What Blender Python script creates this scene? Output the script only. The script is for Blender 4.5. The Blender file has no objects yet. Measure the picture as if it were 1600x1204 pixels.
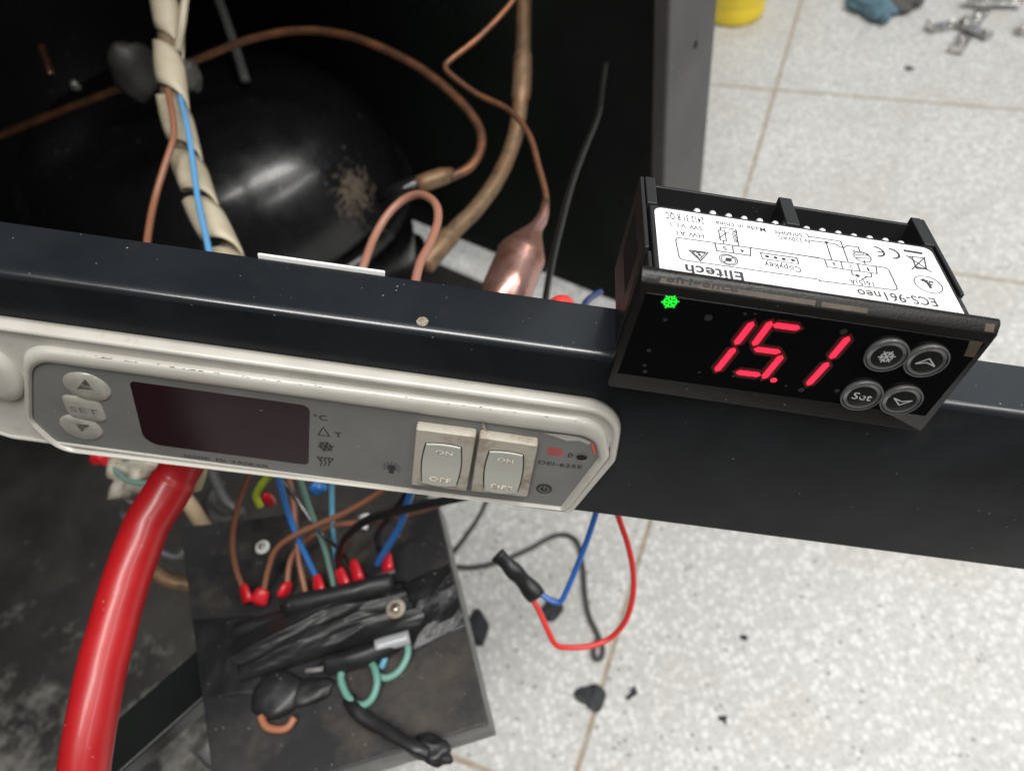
import bpy, bmesh, math, random
from mathutils import Vector as V, Matrix, noise
random.seed(7)
sc = bpy.context.scene
COL = sc.collection
# ---------------------------------------------------------------- camera
F = 1161.645
H = 0.644
XW = V((0.97450566, -0.22436293, 0.0)); YW = V((-0.17865533, -0.7759777, 0.60493047)); UP = V((-0.13572397, -0.58950817, -0.7962783))
def c2w(q): return V((q.dot(XW), q.dot(YW), q.dot(UP)))
CAM = V((0, 0, H))
cx, cy, cz = c2w(V((1, 0, 0))), c2w(V((0, -1, 0))), c2w(V((0, 0, -1)))
cd = bpy.data.cameras.new('camera'); cam = bpy.data.objects.new('camera', cd); COL.objects.link(cam)
cam.matrix_world = Matrix(((cx.x, cy.x, cz.x, 0), (cx.y, cy.y, cz.y, 0), (cx.z, cy.z, cz.z, H), (0, 0, 0, 1)))
cd.sensor_width = 36; cd.lens = F / 1600 * 36; cd.clip_start = .005; cd.clip_end = 60
cd.dof.use_dof = True; cd.dof.focus_distance = .183; cd.dof.aperture_fstop = 15
sc.camera = cam
# ---------------------------------------------------------------- world, lamps, exposure
w = bpy.data.worlds.new('World'); sc.world = w; w.use_nodes = True
wn_ = w.node_tree.nodes; wl_ = w.node_tree.links                    # room light: brighter wall ahead and ceiling, dark behind
g_ = wn_.new('ShaderNodeNewGeometry'); sx_ = wn_.new('ShaderNodeVectorMath'); sx_.operation = 'DOT_PRODUCT'; sx_.inputs[1].default_value = (-.25, -.85, -.45)
wl_.new(g_.outputs['Incoming'], sx_.inputs[0]); mr_ = wn_.new('ShaderNodeMapRange'); mr_.interpolation_type = 'SMOOTHSTEP'
for i_, v_ in enumerate((0, -.3, .8, .035, .42)):
    if i_: mr_.inputs[i_].default_value = v_
wl_.new(sx_.outputs['Value'], mr_.inputs[0]); wl_.new(mr_.outputs[0], wn_['Background'].inputs[1])
wn_['Background'].inputs[0].default_value = (.90, .96, 1, 1)
def lamp(name, loc, target, size, sizey, power, col):
    l = bpy.data.lights.new(name, 'AREA'); l.shape = 'RECTANGLE'; l.size = size; l.size_y = sizey; l.energy = power; l.color = col
    o = bpy.data.objects.new(name, l); COL.objects.link(o); o.location = loc
    o.rotation_euler = (V(target) - V(loc)).to_track_quat('-Z', 'Y').to_euler(); return o
lamp('ceiling_tube_light', (.45, -.4, 2.4), (.15, .2, 0), 3.0, .4, 79, (1, .985, .95))
lamp('ceiling_tube_light', (1.7, -1.1, 2.3), (.0, .5, .1), 2.6, .3, 24, (1, .985, .95))
sc.view_settings.view_transform = 'Standard'; sc.view_settings.look = 'None'; sc.view_settings.exposure = 0; sc.view_settings.gamma = 1
sc.view_settings.use_curve_mapping = False
# ---------------------------------------------------------------- helpers: rays
def ray(px, py): return c2w(V(((px - 800) / F, (py - 602) / F, 1)))
def P(px, py, d): return CAM + ray(px, py) * d                     # point at camera-axis distance d
def U(px, py, z=0.0):
    r = ray(px, py); return CAM + r * ((z - H) / r.z)              # point on the horizontal plane at height z
R = ((0.98938495, 0.11917592, -0.08315356), (0.14264889, -0.68731777, 0.71221175), (0.02772557, -0.71651335, -0.69702217))
T = V((.06249027589, -.00553008145, .16602967349))
def rc(i): return c2w(V((R[0][i], R[1][i], R[2][i])))
x_, y_, z_ = rc(0), rc(1), rc(2); o_ = CAM + c2w(T)
MC = Matrix(((x_.x, y_.x, z_.x, o_.x), (x_.y, y_.y, z_.y, o_.y), (x_.z, y_.z, z_.z, o_.z), (0, 0, 0, 1)))   # new controller, metres
yaw = -.0094; c, s = math.cos(yaw), math.sin(yaw)
MBM = MC @ Matrix(((c, 0, -s, 0), (0, 1, 0, -.0145), (s, 0, c, -.0089), (0, 0, 0, 1)))                    # panel beam: origin on its front top edge
def on(M, px, py, axis, val):                                       # pixel -> point of a plane of frame M (mm)
    Mi = M.inverted(); a = Mi @ CAM; b = (Mi.to_3x3() @ ray(px, py)); t = (val * .001 - a[axis]) / b[axis]
    return (a + b * t) * 1000
# ---------------------------------------------------------------- helpers: meshes
class MB:
    def __init__(s): s.v = []; s.f = []
    def add(s, vs, fs):
        n = len(s.v); s.v += [V(v) for v in vs]; s.f += [tuple(i + n for i in f) for f in fs]; return s
    def box(s, a, b):
        x0, y0, z0 = a; x1, y1, z1 = b
        return s.add([(x0, y0, z0), (x1, y0, z0), (x1, y1, z0), (x0, y1, z0), (x0, y0, z1), (x1, y0, z1), (x1, y1, z1), (x0, y1, z1)],
                     [(3, 2, 1, 0), (4, 5, 6, 7), (0, 1, 5, 4), (1, 2, 6, 5), (2, 3, 7, 6), (3, 0, 4, 7)])
    def loft(s, loops, cap0=True, cap1=True, closed=True):
        n = len(loops[0]); vs = [p for l in loops for p in l]; fs = []
        for k in range(len(loops) - 1):
            for i in range(n if closed else n - 1):
                j = (i + 1) % n; fs.append((k * n + i, k * n + j, (k + 1) * n + j, (k + 1) * n + i))
        if cap0: fs.append(tuple(reversed(range(n))))
        if cap1: fs.append(tuple(range((len(loops) - 1) * n, len(loops) * n)))
        return s.add(vs, fs)
    def tube(s, pts, r, n=12, flat=1.0, rough=0, cap=True):
        rs = r if isinstance(r, (list, tuple)) else [r] * len(pts)
        t0 = (pts[1] - pts[0]).normalized(); a = t0.orthogonal().normalized(); loops = []
        for i, p in enumerate(pts):
            t = (pts[min(i + 1, len(pts) - 1)] - pts[max(i - 1, 0)]).normalized()
            a = (a - t * a.dot(t)).normalized(); b = t.cross(a); L = []
            for k in range(n):
                g = 2 * math.pi * k / n; q = rs[i] * (1 + (rough * noise.noise(p * 130 + V((g * 1.0, k * .37, 0))) if rough else 0))
                L.append(p + a * math.cos(g) * q + b * math.sin(g) * q * flat)
            loops.append(L)
        return s.loft(loops, cap, cap)
    def lathe(s, prof, M=Matrix(), n=48, sx=1, sy=1):
        loops = [[M @ V((math.cos(2 * math.pi * k / n) * r * sx, math.sin(2 * math.pi * k / n) * r * sy, z)) for k in range(n)] for r, z in prof]
        return s.loft(loops)
def crom(pts, k=8):                                                 # Catmull-Rom
    pts = [V(p) for p in pts]; q = [pts[0] * 2 - pts[1]] + pts + [pts[-1] * 2 - pts[-2]]; out = []
    for i in range(1, len(q) - 2):
        for j in range(k):
            t = j / k; a, b, c_, d = q[i - 1:i + 3]
            out.append(.5 * ((2 * b) + (c_ - a) * t + (2 * a - 5 * b + 4 * c_ - d) * t * t + (3 * b - a - 3 * c_ + d) * t ** 3))
    out.append(pts[-1]); return out
def obj(name, mb, mat, parent=None, smooth=False, bevel=0, seg=2, origin=None, scale=1.0, recalc=True):
    o3 = V(origin) if origin is not None else V((0, 0, 0))
    me = bpy.data.meshes.new(name); me.from_pydata([(v * scale - o3) for v in mb.v], [], mb.f)
    if recalc:
        bm = bmesh.new(); bm.from_mesh(me); bmesh.ops.recalc_face_normals(bm, faces=bm.faces); bm.to_mesh(me); bm.free()
    me.materials.append(mat)
    if smooth: me.shade_smooth()
    o = bpy.data.objects.new(name, me); COL.objects.link(o); o.location = o3
    if parent: o.parent = parent
    if bevel:
        m = o.modifiers.new('b', 'BEVEL'); m.width = bevel; m.segments = seg; m.limit_method = 'ANGLE'; m.angle_limit = math.radians(40); me.shade_smooth()
        try: m.harden_normals = True
        except Exception: pass
    return o
def tag(o, label, cat, group=None):
    o['label'] = label; o['category'] = cat
    if group: o['group'] = group
    return o
def thing(name, label, cat, M=Matrix(), group=None):
    o = bpy.data.objects.new(name, None); COL.objects.link(o); o.empty_display_size = .01; o.matrix_world = M
    return tag(o, label, cat, group)
def structure(o): o['kind'] = 'structure'; return o
# ---------------------------------------------------------------- helpers: materials
def mat(name, col, rough=.5, metal=0, spec=.5, coat=0, col2=None, nscale=40, lo=.4, hi=.6, bump=0, bscale=200, dust=0, dcol=(.45, .42, .38), dscale=900, rvar=0, emit=None, es=0, alpha=None, stain=0, scol=(.2, .13, .07), sscale=60, slo=.55, trans=0):
    m = bpy.data.materials.new(name); m.use_nodes = True; N = m.node_tree.nodes; L = m.node_tree.links; b = N['Principled BSDF']
    tc = N.new('ShaderNodeTexCoord').outputs['Object']
    b.inputs['Base Color'].default_value = (*col, 1); b.inputs['Roughness'].default_value = rough; b.inputs['Metallic'].default_value = metal
    b.inputs['Specular IOR Level'].default_value = spec; b.inputs['Coat Weight'].default_value = coat; b.inputs['Coat Roughness'].default_value = .06
    b.inputs['Transmission Weight'].default_value = trans
    def nz(scale, det=4, rgh=.6):
        n = N.new('ShaderNodeTexNoise'); n.inputs['Scale'].default_value = scale; n.inputs['Detail'].default_value = det; n.inputs['Roughness'].default_value = rgh
        L.new(tc, n.inputs['Vector']); return n.outputs['Fac']
    def ramp(src, a, c_):
        r = N.new('ShaderNodeMapRange'); r.inputs[1].default_value = a; r.inputs[2].default_value = c_; L.new(src, r.inputs[0]); return r.outputs[0]
    cur = None
    def mix(fac, to):
        nonlocal cur
        x = N.new('ShaderNodeMix'); x.data_type = 'RGBA'
        L.new(fac, x.inputs[0])
        if cur is None: x.inputs[6].default_value = (*col, 1)
        else: L.new(cur, x.inputs[6])
        x.inputs[7].default_value = (*to, 1); cur = x.outputs[2]
    if col2: mix(ramp(nz(nscale), lo, hi), col2)
    if stain:
        f = ramp(nz(sscale, 6, .7), slo, slo + .18); mm = N.new('ShaderNodeMath'); mm.operation = 'MULTIPLY'; mm.inputs[1].default_value = stain; L.new(f, mm.inputs[0]); mix(mm.outputs[0], scol)
    if dust:
        vo = N.new('ShaderNodeTexVoronoi'); vo.inputs['Scale'].default_value = dscale; L.new(tc, vo.inputs['Vector'])
        lt = ramp(vo.outputs['Distance'], .2, .12)
        sel = N.new('ShaderNodeSeparateColor'); L.new(vo.outputs['Color'], sel.inputs[0])
        g = N.new('ShaderNodeMath'); g.operation = 'LESS_THAN'; g.inputs[1].default_value = dust; L.new(sel.outputs[0], g.inputs[0])
        mm = N.new('ShaderNodeMath'); mm.operation = 'MULTIPLY'; L.new(lt, mm.inputs[0]); L.new(g.outputs[0], mm.inputs[1])
        mm2 = N.new('ShaderNodeMath'); mm2.operation = 'MULTIPLY'; L.new(mm.outputs[0], mm2.inputs[0]); L.new(ramp(nz(60, 2), .35, .65), mm2.inputs[1]); mix(mm2.outputs[0], dcol)
    if cur: L.new(cur, b.inputs['Base Color'])
    if rvar:
        r = N.new('ShaderNodeMapRange'); r.inputs[1].default_value = .3; r.inputs[2].default_value = .7; r.inputs[3].default_value = max(.02, rough - rvar); r.inputs[4].default_value = rough + rvar
        L.new(nz(nscale * 1.7, 5), r.inputs[0]); L.new(r.outputs[0], b.inputs['Roughness'])
    if bump:
        bp = N.new('ShaderNodeBump'); bp.inputs['Strength'].default_value = 1; bp.inputs['Distance'].default_value = bump; L.new(nz(bscale, 3), bp.inputs['Height']); L.new(bp.outputs[0], b.inputs['Normal'])
    if emit: b.inputs['Emission Color'].default_value = (*emit, 1); b.inputs['Emission Strength'].default_value = es
    return m
M = dict(
    beam=mat('black_painted_metal', (.0085, .0093, .011), .32, spec=.12, coat=.02, col2=(.013, .0145, .017), nscale=25, bump=.00025, bscale=26, dust=.022, dscale=600, dcol=(.22, .21, .2), rvar=.07, stain=.25, scol=(.06, .055, .05), sscale=30, slo=.6),
    pvc=mat('black_plastic', (.018, .018, .019), .42, spec=.45, bump=.00006, bscale=1500, dust=.03, dscale=900, rvar=.06),
    bezel=mat('smoky_black_plastic', (.0075, .0067, .0062), .36, coat=.03, spec=.25, bump=.00008, bscale=1400, dust=.04, dscale=800, rvar=.05),
    window=mat('black_gloss_window', (.0025, .0025, .003), .1, spec=.3, coat=.0, dust=.02, dscale=380, dcol=(.06, .06, .06)),
    tan=mat('tan_tape', (.075, .054, .034), .5, col2=(.045, .033, .02), nscale=300),
    dark=mat('dark_void', (.004, .004, .004), .8),
    label=mat('white_label_paper', (.86, .86, .87), .45, col2=(.82, .82, .83), nscale=90),
    ink=mat('label_ink', (.04, .04, .05), .6), emboss=mat('embossed_ink', (.006, .005, .005), .3),
    screw=mat('terminal_screw_metal', (.8, .8, .8), .35, metal=.2),
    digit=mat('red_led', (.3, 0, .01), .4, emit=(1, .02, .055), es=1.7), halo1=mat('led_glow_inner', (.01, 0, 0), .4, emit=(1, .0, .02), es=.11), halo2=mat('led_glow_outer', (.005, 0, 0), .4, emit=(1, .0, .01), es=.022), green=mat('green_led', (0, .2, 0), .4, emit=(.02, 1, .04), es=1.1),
    button=mat('smoky_button', (.011, .0105, .0105), .24, coat=.2, spec=.3, bump=.00002, bscale=600), ring=mat('clear_rim_plastic', (.075, .075, .075), .22, coat=.4, spec=.5), icon=mat('icon_grey', (.42, .42, .43), .5),
    ivory=mat('ivory_plastic', (.485, .465, .42), .32, coat=.3, col2=(.44, .42, .375), nscale=60, stain=.45, scol=(.2, .14, .085), sscale=160, slo=.60, bump=.00005, bscale=300),
    ivory2=mat('aged_switch_plastic', (.40, .37, .31), .42, stain=.85, scol=(.17, .12, .07), sscale=110, slo=.48, col2=(.38, .34, .28), nscale=110, bump=.00006, bscale=500),
    rocker=mat('rocker_plastic', (.41, .405, .36), .36, coat=.1, stain=.25, scol=(.25, .17, .1), sscale=220, slo=.6),
    sticker=mat('grey_overlay', (.165, .165, .158), .38, col2=(.145, .14, .132), nscale=40, stain=.35, scol=(.15, .115, .08), sscale=120, slo=.66, dust=.03, dscale=800, dcol=(.4, .38, .35)),
    plum=mat('plum_display_window', (.020, .0075, .010), .12, spec=.22, dust=.02, dscale=500, dcol=(.3, .26, .26)),
    fade=mat('worn_print', (.075, .07, .062), .5, col2=(.2, .19, .165), nscale=600, lo=.5, hi=.6), gink=mat('black_print', (.02, .02, .022), .5), rink=mat('red_print', (.5, .05, .045), .5), gbutton=mat('translucent_button', (.33, .315, .28), .3, coat=.3, col2=(.27, .255, .225), nscale=200),
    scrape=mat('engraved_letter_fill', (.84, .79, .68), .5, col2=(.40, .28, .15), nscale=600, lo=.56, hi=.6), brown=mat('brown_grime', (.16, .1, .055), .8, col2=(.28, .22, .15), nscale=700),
    copper=mat('copper', (.29, .12, .06), .45, metal=.6, col2=(.17, .085, .05), nscale=70, rvar=.1, stain=.7, scol=(.10, .06, .04), sscale=50, slo=.52),
    oldcopper=mat('tarnished_copper', (.21, .105, .055), .5, metal=.4, col2=(.20, .14, .08), nscale=60, lo=.35, hi=.65, stain=.8, scol=(.07, .05, .035), sscale=110, slo=.5, bump=.0002, bscale=260),
    drier=mat('pinkish_copper_drier', (.50, .29, .25), .3, metal=.8, col2=(.30, .14, .09), nscale=40, rvar=.12, stain=.5, scol=(.25, .12, .06), sscale=45),
    bwire=mat('brown_insulation', (.27, .115, .065), .45, coat=.1, dust=.02), blue=mat('blue_insulation', (.035, .18, .52), .38, coat=.2), lblue=mat('light_blue_insulation', (.10, .30, .42), .45),
    red=mat('red_insulation', (.62, .03, .03), .35, coat=.2), black=mat('black_insulation', (.014, .014, .014), .3, coat=.8), greyw=mat('dark_grey_cable', (.05, .05, .052), .5), green2=mat('grey_green_insulation', (.13, .23, .19), .45), yellowgreen=mat('yellow_green_insulation', (.35, .42, .03), .45),
    ferrule=mat('red_ferrule_plastic', (.55, .012, .022), .35, coat=.3), hose=mat('red_hose_rubber', (.46, .010, .014), .36, coat=.16, col2=(.36, .009, .012), nscale=22, rvar=.1, dust=.05, dscale=500, bump=.0001, bscale=60, stain=.2, scol=(.2, .02, .02), sscale=60, slo=.6),
    tape=mat('black_tape', (.014, .014, .015), .45, coat=.05, bump=.00012, bscale=120, rvar=.12, dust=.03, dscale=500),
    boxm=mat('black_dusty_box', (.019, .019, .021), .42, col2=(.045, .042, .04), nscale=30, lo=.45, hi=.75, stain=.7, scol=(.085, .07, .055), sscale=26, slo=.50, dust=.08, dscale=600, bump=.0004, bscale=45),
    boxside=mat('grey_scuffed_edge', (.20, .20, .195), .5, col2=(.12, .12, .118), nscale=60),
    comp=mat('black_compressor_enamel', (.008, .008, .009), .27, coat=.1, stain=.0, dust=.1, dscale=120, dcol=(.12, .1, .08), rvar=.08, bump=.0004, bscale=20),
    dirt=mat('dried_dirt', (.27, .20, .14), .8, col2=(.10, .08, .06), nscale=120, bump=.0006, bscale=200),
    cab=mat('cabinet_black_paint', (.009, .011, .010), .32, col2=(.012, .017, .014), nscale=6, dust=.03, dscale=200, rvar=.08), flange=mat('cabinet_flange_paint', (.068, .062, .063), .42, col2=(.056, .052, .052), nscale=12, dust=.04, dscale=260, rvar=.06),
    base=mat('dusty_base_metal', (.045, .042, .038), .7, col2=(.02, .019, .018), nscale=14, lo=.35, hi=.6, dust=.6, dscale=330, dcol=(.12, .115, .105), stain=.6, scol=(.02, .018, .016), sscale=9, slo=.52),
    wrap=mat('beige_spiral_wrap', (.50, .44, .33), .5, col2=(.44, .38, .27), nscale=50, stain=.3, scol=(.2, .15, .1), sscale=50), sheath=mat('tan_sheath', (.17, .12, .07), .6, col2=(.1, .08, .05), nscale=60),
    white=mat('white_plastic', (.75, .75, .72), .45), greyp=mat('grey_plastic', (.22, .22, .21), .5, col2=(.13, .13, .12), nscale=50), yellow=mat('yellow_plastic', (.86, .66, .035), .35, coat=.2, col2=(.82, .6, .03), nscale=30),
    cloth=mat('blue_grey_rubber', (.10, .19, .24), .7, bump=.001, bscale=80, col2=(.07, .13, .17), nscale=60), cloth2=mat('grey_knit', (.10, .095, .095), .9, bump=.001, bscale=300),
    steel=mat('shiny_steel', (.85, .83, .80), .28, metal=1, col2=(.45, .43, .4), nscale=80, rvar=.08), bolt=mat('screw_steel', (.6, .6, .57), .3, metal=.9, col2=(.4, .36, .3), nscale=300), scrap=mat('black_scrap', (.02, .022, .025), .6),
)
def patchy(m, centre, rad, edge, col, scale, axes):                    # adds dried dirt / settled dust round one spot of the thing
    N = m.node_tree.nodes; L = m.node_tree.links; b = N['Principled BSDF']; tc = N.new('ShaderNodeTexCoord').outputs['Object']
    sub = N.new('ShaderNodeVectorMath'); sub.operation = 'SUBTRACT'; sub.inputs[1].default_value = centre; L.new(tc, sub.inputs[0])
    ml = N.new('ShaderNodeVectorMath'); ml.operation = 'MULTIPLY'; ml.inputs[1].default_value = axes; L.new(sub.outputs[0], ml.inputs[0])
    ln = N.new('ShaderNodeVectorMath'); ln.operation = 'LENGTH'; L.new(ml.outputs[0], ln.inputs[0])
    n = N.new('ShaderNodeTexNoise'); n.inputs['Scale'].default_value = scale; n.inputs['Detail'].default_value = 7; n.inputs['Roughness'].default_value = .68; L.new(tc, n.inputs['Vector'])
    r = N.new('ShaderNodeMapRange'); r.inputs[1].default_value = rad; r.inputs[2].default_value = 0; r.inputs[3].default_value = -.22; r.inputs[4].default_value = .16; L.new(ln.outputs['Value'], r.inputs[0])
    a = N.new('ShaderNodeMath'); a.operation = 'ADD'; L.new(r.outputs[0], a.inputs[0]); L.new(n.outputs['Fac'], a.inputs[1])
    q = N.new('ShaderNodeMapRange'); q.inputs[1].default_value = edge; q.inputs[2].default_value = edge + .14; q.inputs[4].default_value = .9; L.new(a.outputs[0], q.inputs[0])
    x = N.new('ShaderNodeMix'); x.data_type = 'RGBA'; L.new(q.outputs[0], x.inputs[0]); x.inputs[7].default_value = (*col, 1)
    src = b.inputs['Base Color'].links[0].from_socket if b.inputs['Base Color'].is_linked else None
    if src: L.new(src, x.inputs[6])
    else: x.inputs[6].default_value = b.inputs['Base Color'].default_value
    L.new(x.outputs[2], b.inputs['Base Color'])
    y = N.new('ShaderNodeMix'); y.data_type = 'FLOAT'; L.new(q.outputs[0], y.inputs[0]); y.inputs[3].default_value = .85
    rs = b.inputs['Roughness'].links[0].from_socket if b.inputs['Roughness'].is_linked else None
    if rs: L.new(rs, y.inputs[2])
    else: y.inputs[2].default_value = b.inputs['Roughness'].default_value
    L.new(y.outputs[0], b.inputs['Roughness'])
def floor_mat():
    m = bpy.data.materials.new('terrazzo_tile'); m.use_nodes = True; N = m.node_tree.nodes; L = m.node_tree.links; b = N['Principled BSDF']
    tc = N.new('ShaderNodeTexCoord').outputs['Object']
    def math_(op, a, b_=None, c_=None):
        n = N.new('ShaderNodeMath'); n.operation = op
        for i, x in enumerate((a, b_, c_)):
            if x is None: continue
            if isinstance(x, (int, float)): n.inputs[i].default_value = x
            else: L.new(x, n.inputs[i])
        return n.outputs[0]
    def rmp(src, a, c_, lo=0, hi=1):
        r = N.new('ShaderNodeMapRange'); r.inputs[1].default_value = a; r.inputs[2].default_value = c_; r.inputs[3].default_value = lo; r.inputs[4].default_value = hi; L.new(src, r.inputs[0]); return r.outputs[0]
    def nz(sc_, d=4, rg=.6):
        n = N.new('ShaderNodeTexNoise'); n.inputs['Scale'].default_value = sc_; n.inputs['Detail'].default_value = d; n.inputs['Roughness'].default_value = rg; L.new(tc, n.inputs['Vector']); return n.outputs['Fac']
    def mix(f, a, c_):
        x = N.new('ShaderNodeMix'); x.data_type = 'RGBA'; L.new(f, x.inputs[0])
        for i, q in ((6, a), (7, c_)):
            if isinstance(q, tuple): x.inputs[i].default_value = (*q, 1)
            else: L.new(q, x.inputs[i])
        return x.outputs[2]
    def chips(scale, thr, e0, e1):
        v = N.new('ShaderNodeTexVoronoi'); v.inputs['Scale'].default_value = scale; L.new(tc, v.inputs['Vector'])
        s_ = N.new('ShaderNodeSeparateColor'); L.new(v.outputs['Color'], s_.inputs[0])
        return math_('MULTIPLY', math_('LESS_THAN', s_.outputs[0], thr), rmp(v.outputs['Distance'], e0, e1)), s_.outputs[1]
    base = mix(rmp(nz(170, 5, .7), .38, .62), (.46, .455, .44), (.60, .595, .58))
    c1, r1 = chips(180, .5, .6, .36); base = mix(math_('MULTIPLY', c1, .75), base, (.74, .735, .72))
    c2, r2 = chips(330, .30, .55, .3); base = mix(math_('MULTIPLY', c2, .4), base, (.36, .36, .355))
    c3, r3 = chips(210, .045, .45, .3); base = mix(math_('MULTIPLY', c3, .7), base, (.17, .17, .17))
    base = mix(math_('MULTIPLY', rmp(nz(7, 6, .65), .48, .70), .5), base, (.45, .41, .36)); base = mix(math_('MULTIPLY', rmp(nz(31, 6, .7), .55, .75), .4), base, (.38, .36, .32))
    sep = N.new('ShaderNodeSeparateXYZ'); L.new(tc, sep.inputs[0])
    u = math_('ADD', math_('MULTIPLY', sep.outputs[0], .856), math_('MULTIPLY', sep.outputs[1], -.517))
    n = math_('ADD', math_('MULTIPLY', sep.outputs[0], .517), math_('MULTIPLY', sep.outputs[1], .856))
    wob = math_('MULTIPLY', math_('SUBTRACT', nz(60, 3), .5), .0012)
    def joint(q, off, per):
        f = math_('FRACT', math_('DIVIDE', math_('ADD', math_('ADD', q, wob), 20 * per - off + per / 2), per))
        return math_('MULTIPLY', math_('ABSOLUTE', math_('SUBTRACT', f, .5)), per)
    d = math_('MINIMUM', joint(u, -.0715, .36), joint(n, .375, .315))
    g = rmp(d, .0026, .0015)
    base = mix(math_('MULTIPLY', g, rmp(nz(90, 4), .25, .6, .45, 1)), base, mix(nz(50), (.42, .33, .22), (.24, .185, .13)))
    L.new(base, b.inputs['Base Color']); b.inputs['Roughness'].default_value = .5
    bp = N.new('ShaderNodeBump'); bp.inputs['Distance'].default_value = .0006; L.new(math_('SUBTRACT', nz(400, 2), g), bp.inputs['Height']); L.new(bp.outputs[0], b.inputs['Normal'])
    return m
# ---------------------------------------------------------------- helpers: flat marks
class Flat:                                                          # flat print on a plane: 2D (a,b) in mm -> 3D local mm
    def __init__(s, to3, fromp): s.to3 = to3; s.fp = fromp; s.mb = MB(); s.k = 0
    def px(s, p): return V(s.fp(*p)).to_2d() if False else V(s.fp(*p))
    def _h(s): s.k += 1; return .05 + .0025 * (s.k % 40)
    def poly(s, pts):
        h = s._h(); s.mb.add([s.to3(p[0], p[1], h) for p in pts], [tuple(range(len(pts)))])
    def line(s, pts, w):
        for a, b in zip(pts[:-1], pts[1:]):
            a = V(a); b = V(b); d = (b - a)
            if d.length < 1e-6: continue
            d.normalize(); n = V((-d.y, d.x)) * w / 2; e = d * w * .3
            s.poly([a - n - e, b - n + e, b + n + e, a + n - e])
    def pline(s, pts, w): s.line([s.px(p) for p in pts], w)
    def disc(s, cpt, r, n=20, ry=None):
        ry = ry or r; s.poly([(cpt[0] + r * math.cos(2 * math.pi * i / n), cpt[1] + ry * math.sin(2 * math.pi * i / n)) for i in range(n)])
    def ring(s, cpt, r, w, a0=0, a1=360, n=32, ry=None):
        ry = ry or r; s.line([(cpt[0] + r * math.cos(math.radians(a0 + (a1 - a0) * i / n)), cpt[1] + ry * math.sin(math.radians(a0 + (a1 - a0) * i / n))) for i in range(n + 1)], w)
    def text(s, body, a, b, height, bold=0, up=None):                # baseline from a to b, cap height in mm
        a = V(a); b = V(b); cu = bpy.data.curves.new('t', 'FONT'); cu.body = body; cu.size = 1; cu.space_character = 1.06; cu.resolution_u = 3
        cu.offset = bold or .007
        ob = bpy.data.objects.new('t', cu); me = bpy.data.meshes.new_from_object(ob)
        xs = [v.co.x for v in me.vertices]; x0, x1 = min(xs), max(xs); L_ = (b - a).length; d = (b - a).normalized(); n = up.normalized() if up else V((-d.y, d.x))
        h = s._h(); sx = L_ / (x1 - x0); sy = height / .70
        vs = [s.to3(*(a + d * (v.co.x - x0) * sx + n * v.co.y * sy), h) for v in me.vertices]
        s.mb.add(vs, [tuple(p.vertices) for p in me.polygons]); bpy.data.objects.remove(ob); bpy.data.curves.remove(cu); bpy.data.meshes.remove(me)
    def build(s, name, m, parent): return obj(name, s.mb, m, parent, scale=.001, recalc=False)
def flake(f, c_, r, w, branch=True):
    for k in range(6):
        g = math.radians(60 * k + 12); d = V((math.cos(g), math.sin(g))); c2 = V(c_)
        f.line([c2, c2 + d * r], w)
        if branch:
            for sgn in (-1, 1):
                e = V((math.cos(g + sgn * .8), math.sin(g + sgn * .8)))
                f.line([c2 + d * r * .45, c2 + d * r * .45 + e * r * .42], w)
def rpoly(c_, rad, n=8):                                             # rounded polygon (2D), same vertex count for same corner count
    out = []; k = len(c_)
    for i in range(k):
        p = V(c_[i]); a = (V(c_[i - 1]) - p); b = (V(c_[(i + 1) % k]) - p); la, lb = a.length, b.length; a.normalize(); b.normalize()
        ang = a.angle(b); t = min(rad[i] / math.tan(ang / 2), la * .48, lb * .48); r = t * math.tan(ang / 2)
        cc = p + (a + b).normalized() * r / math.sin(ang / 2); s0 = p + a * t; s1 = p + b * t
        g0 = math.atan2(*(s0 - cc).yx); g1 = math.atan2(*(s1 - cc).yx); dg = (g1 - g0 + math.pi) % (2 * math.pi) - math.pi
        for j in range(n + 1): g = g0 + dg * j / n; out.append(V((cc.x + r * math.cos(g), cc.y + r * math.sin(g))))
    return out
def inset(loop, d):                                                  # move each point inwards by d (loop clockwise or not)
    n = len(loop); area = sum(loop[i].x * loop[(i + 1) % n].y - loop[(i + 1) % n].x * loop[i].y for i in range(n)); sg = 1 if area > 0 else -1; out = []
    for i in range(n):
        t = loop[(i + 1) % n] - loop[i - 1]
        if t.length < 1e-9: t = V((1, 0))
        t.normalize(); out.append(loop[i] + V((-t.y, t.x)) * d * sg)
    return out
mm = .001
# ================================================================ THE FLOOR AND THE CABINET
fm = MB().box((-1.6, -.42, -.02), (3.0, 4.0, 0)); structure(obj('floor', fm, floor_mat()))
CC = V((.181, .478, 0)); th = math.radians(44.5)
MK = Matrix.Translation(CC) @ Matrix.Rotation(th, 4, 'Z')            # local +y into the cabinet, -x to its left side
cab = thing('cabinet', 'open black metal cabinet with a grey front flange around the compressor', 'cabinet', MK)
zb = .05; CW = .95; CD = .72; CT = .95
obj('right_panel', MB().box((-.0015, 0, zb), (.0, CD, CT)), M['cab'], cab)
obj('front_flange', MB().box((-.068, -.012, zb), (.0, -.0005, CT)), M['flange'], cab, bevel=.002)
obj('rear_panel', MB().box((-CW, CD, 0.0), (0, CD + .003, CT)), M['cab'], cab)
obj('left_panel', MB().box((-CW - .003, -.0, 0), (-CW, CD, CT)), M['cab'], cab)
obj('roof_panel', MB().box((-CW - .003, -.012, CT + .0005), (0.001, CD + .003, CT + .01)), M['cab'], cab)
bp_ = MB().add([(-CW + .002, .0, .03), (-.565, .0, .03), (-.565, .14, .03), (-.36, .14, .03), (-.36, .12, .03), (-.11, .12, .03), (-.032, .03, .03), (-.032, CD - .002, .03), (-CW + .002, CD - .002, .03)], [tuple(range(9))])
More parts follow.
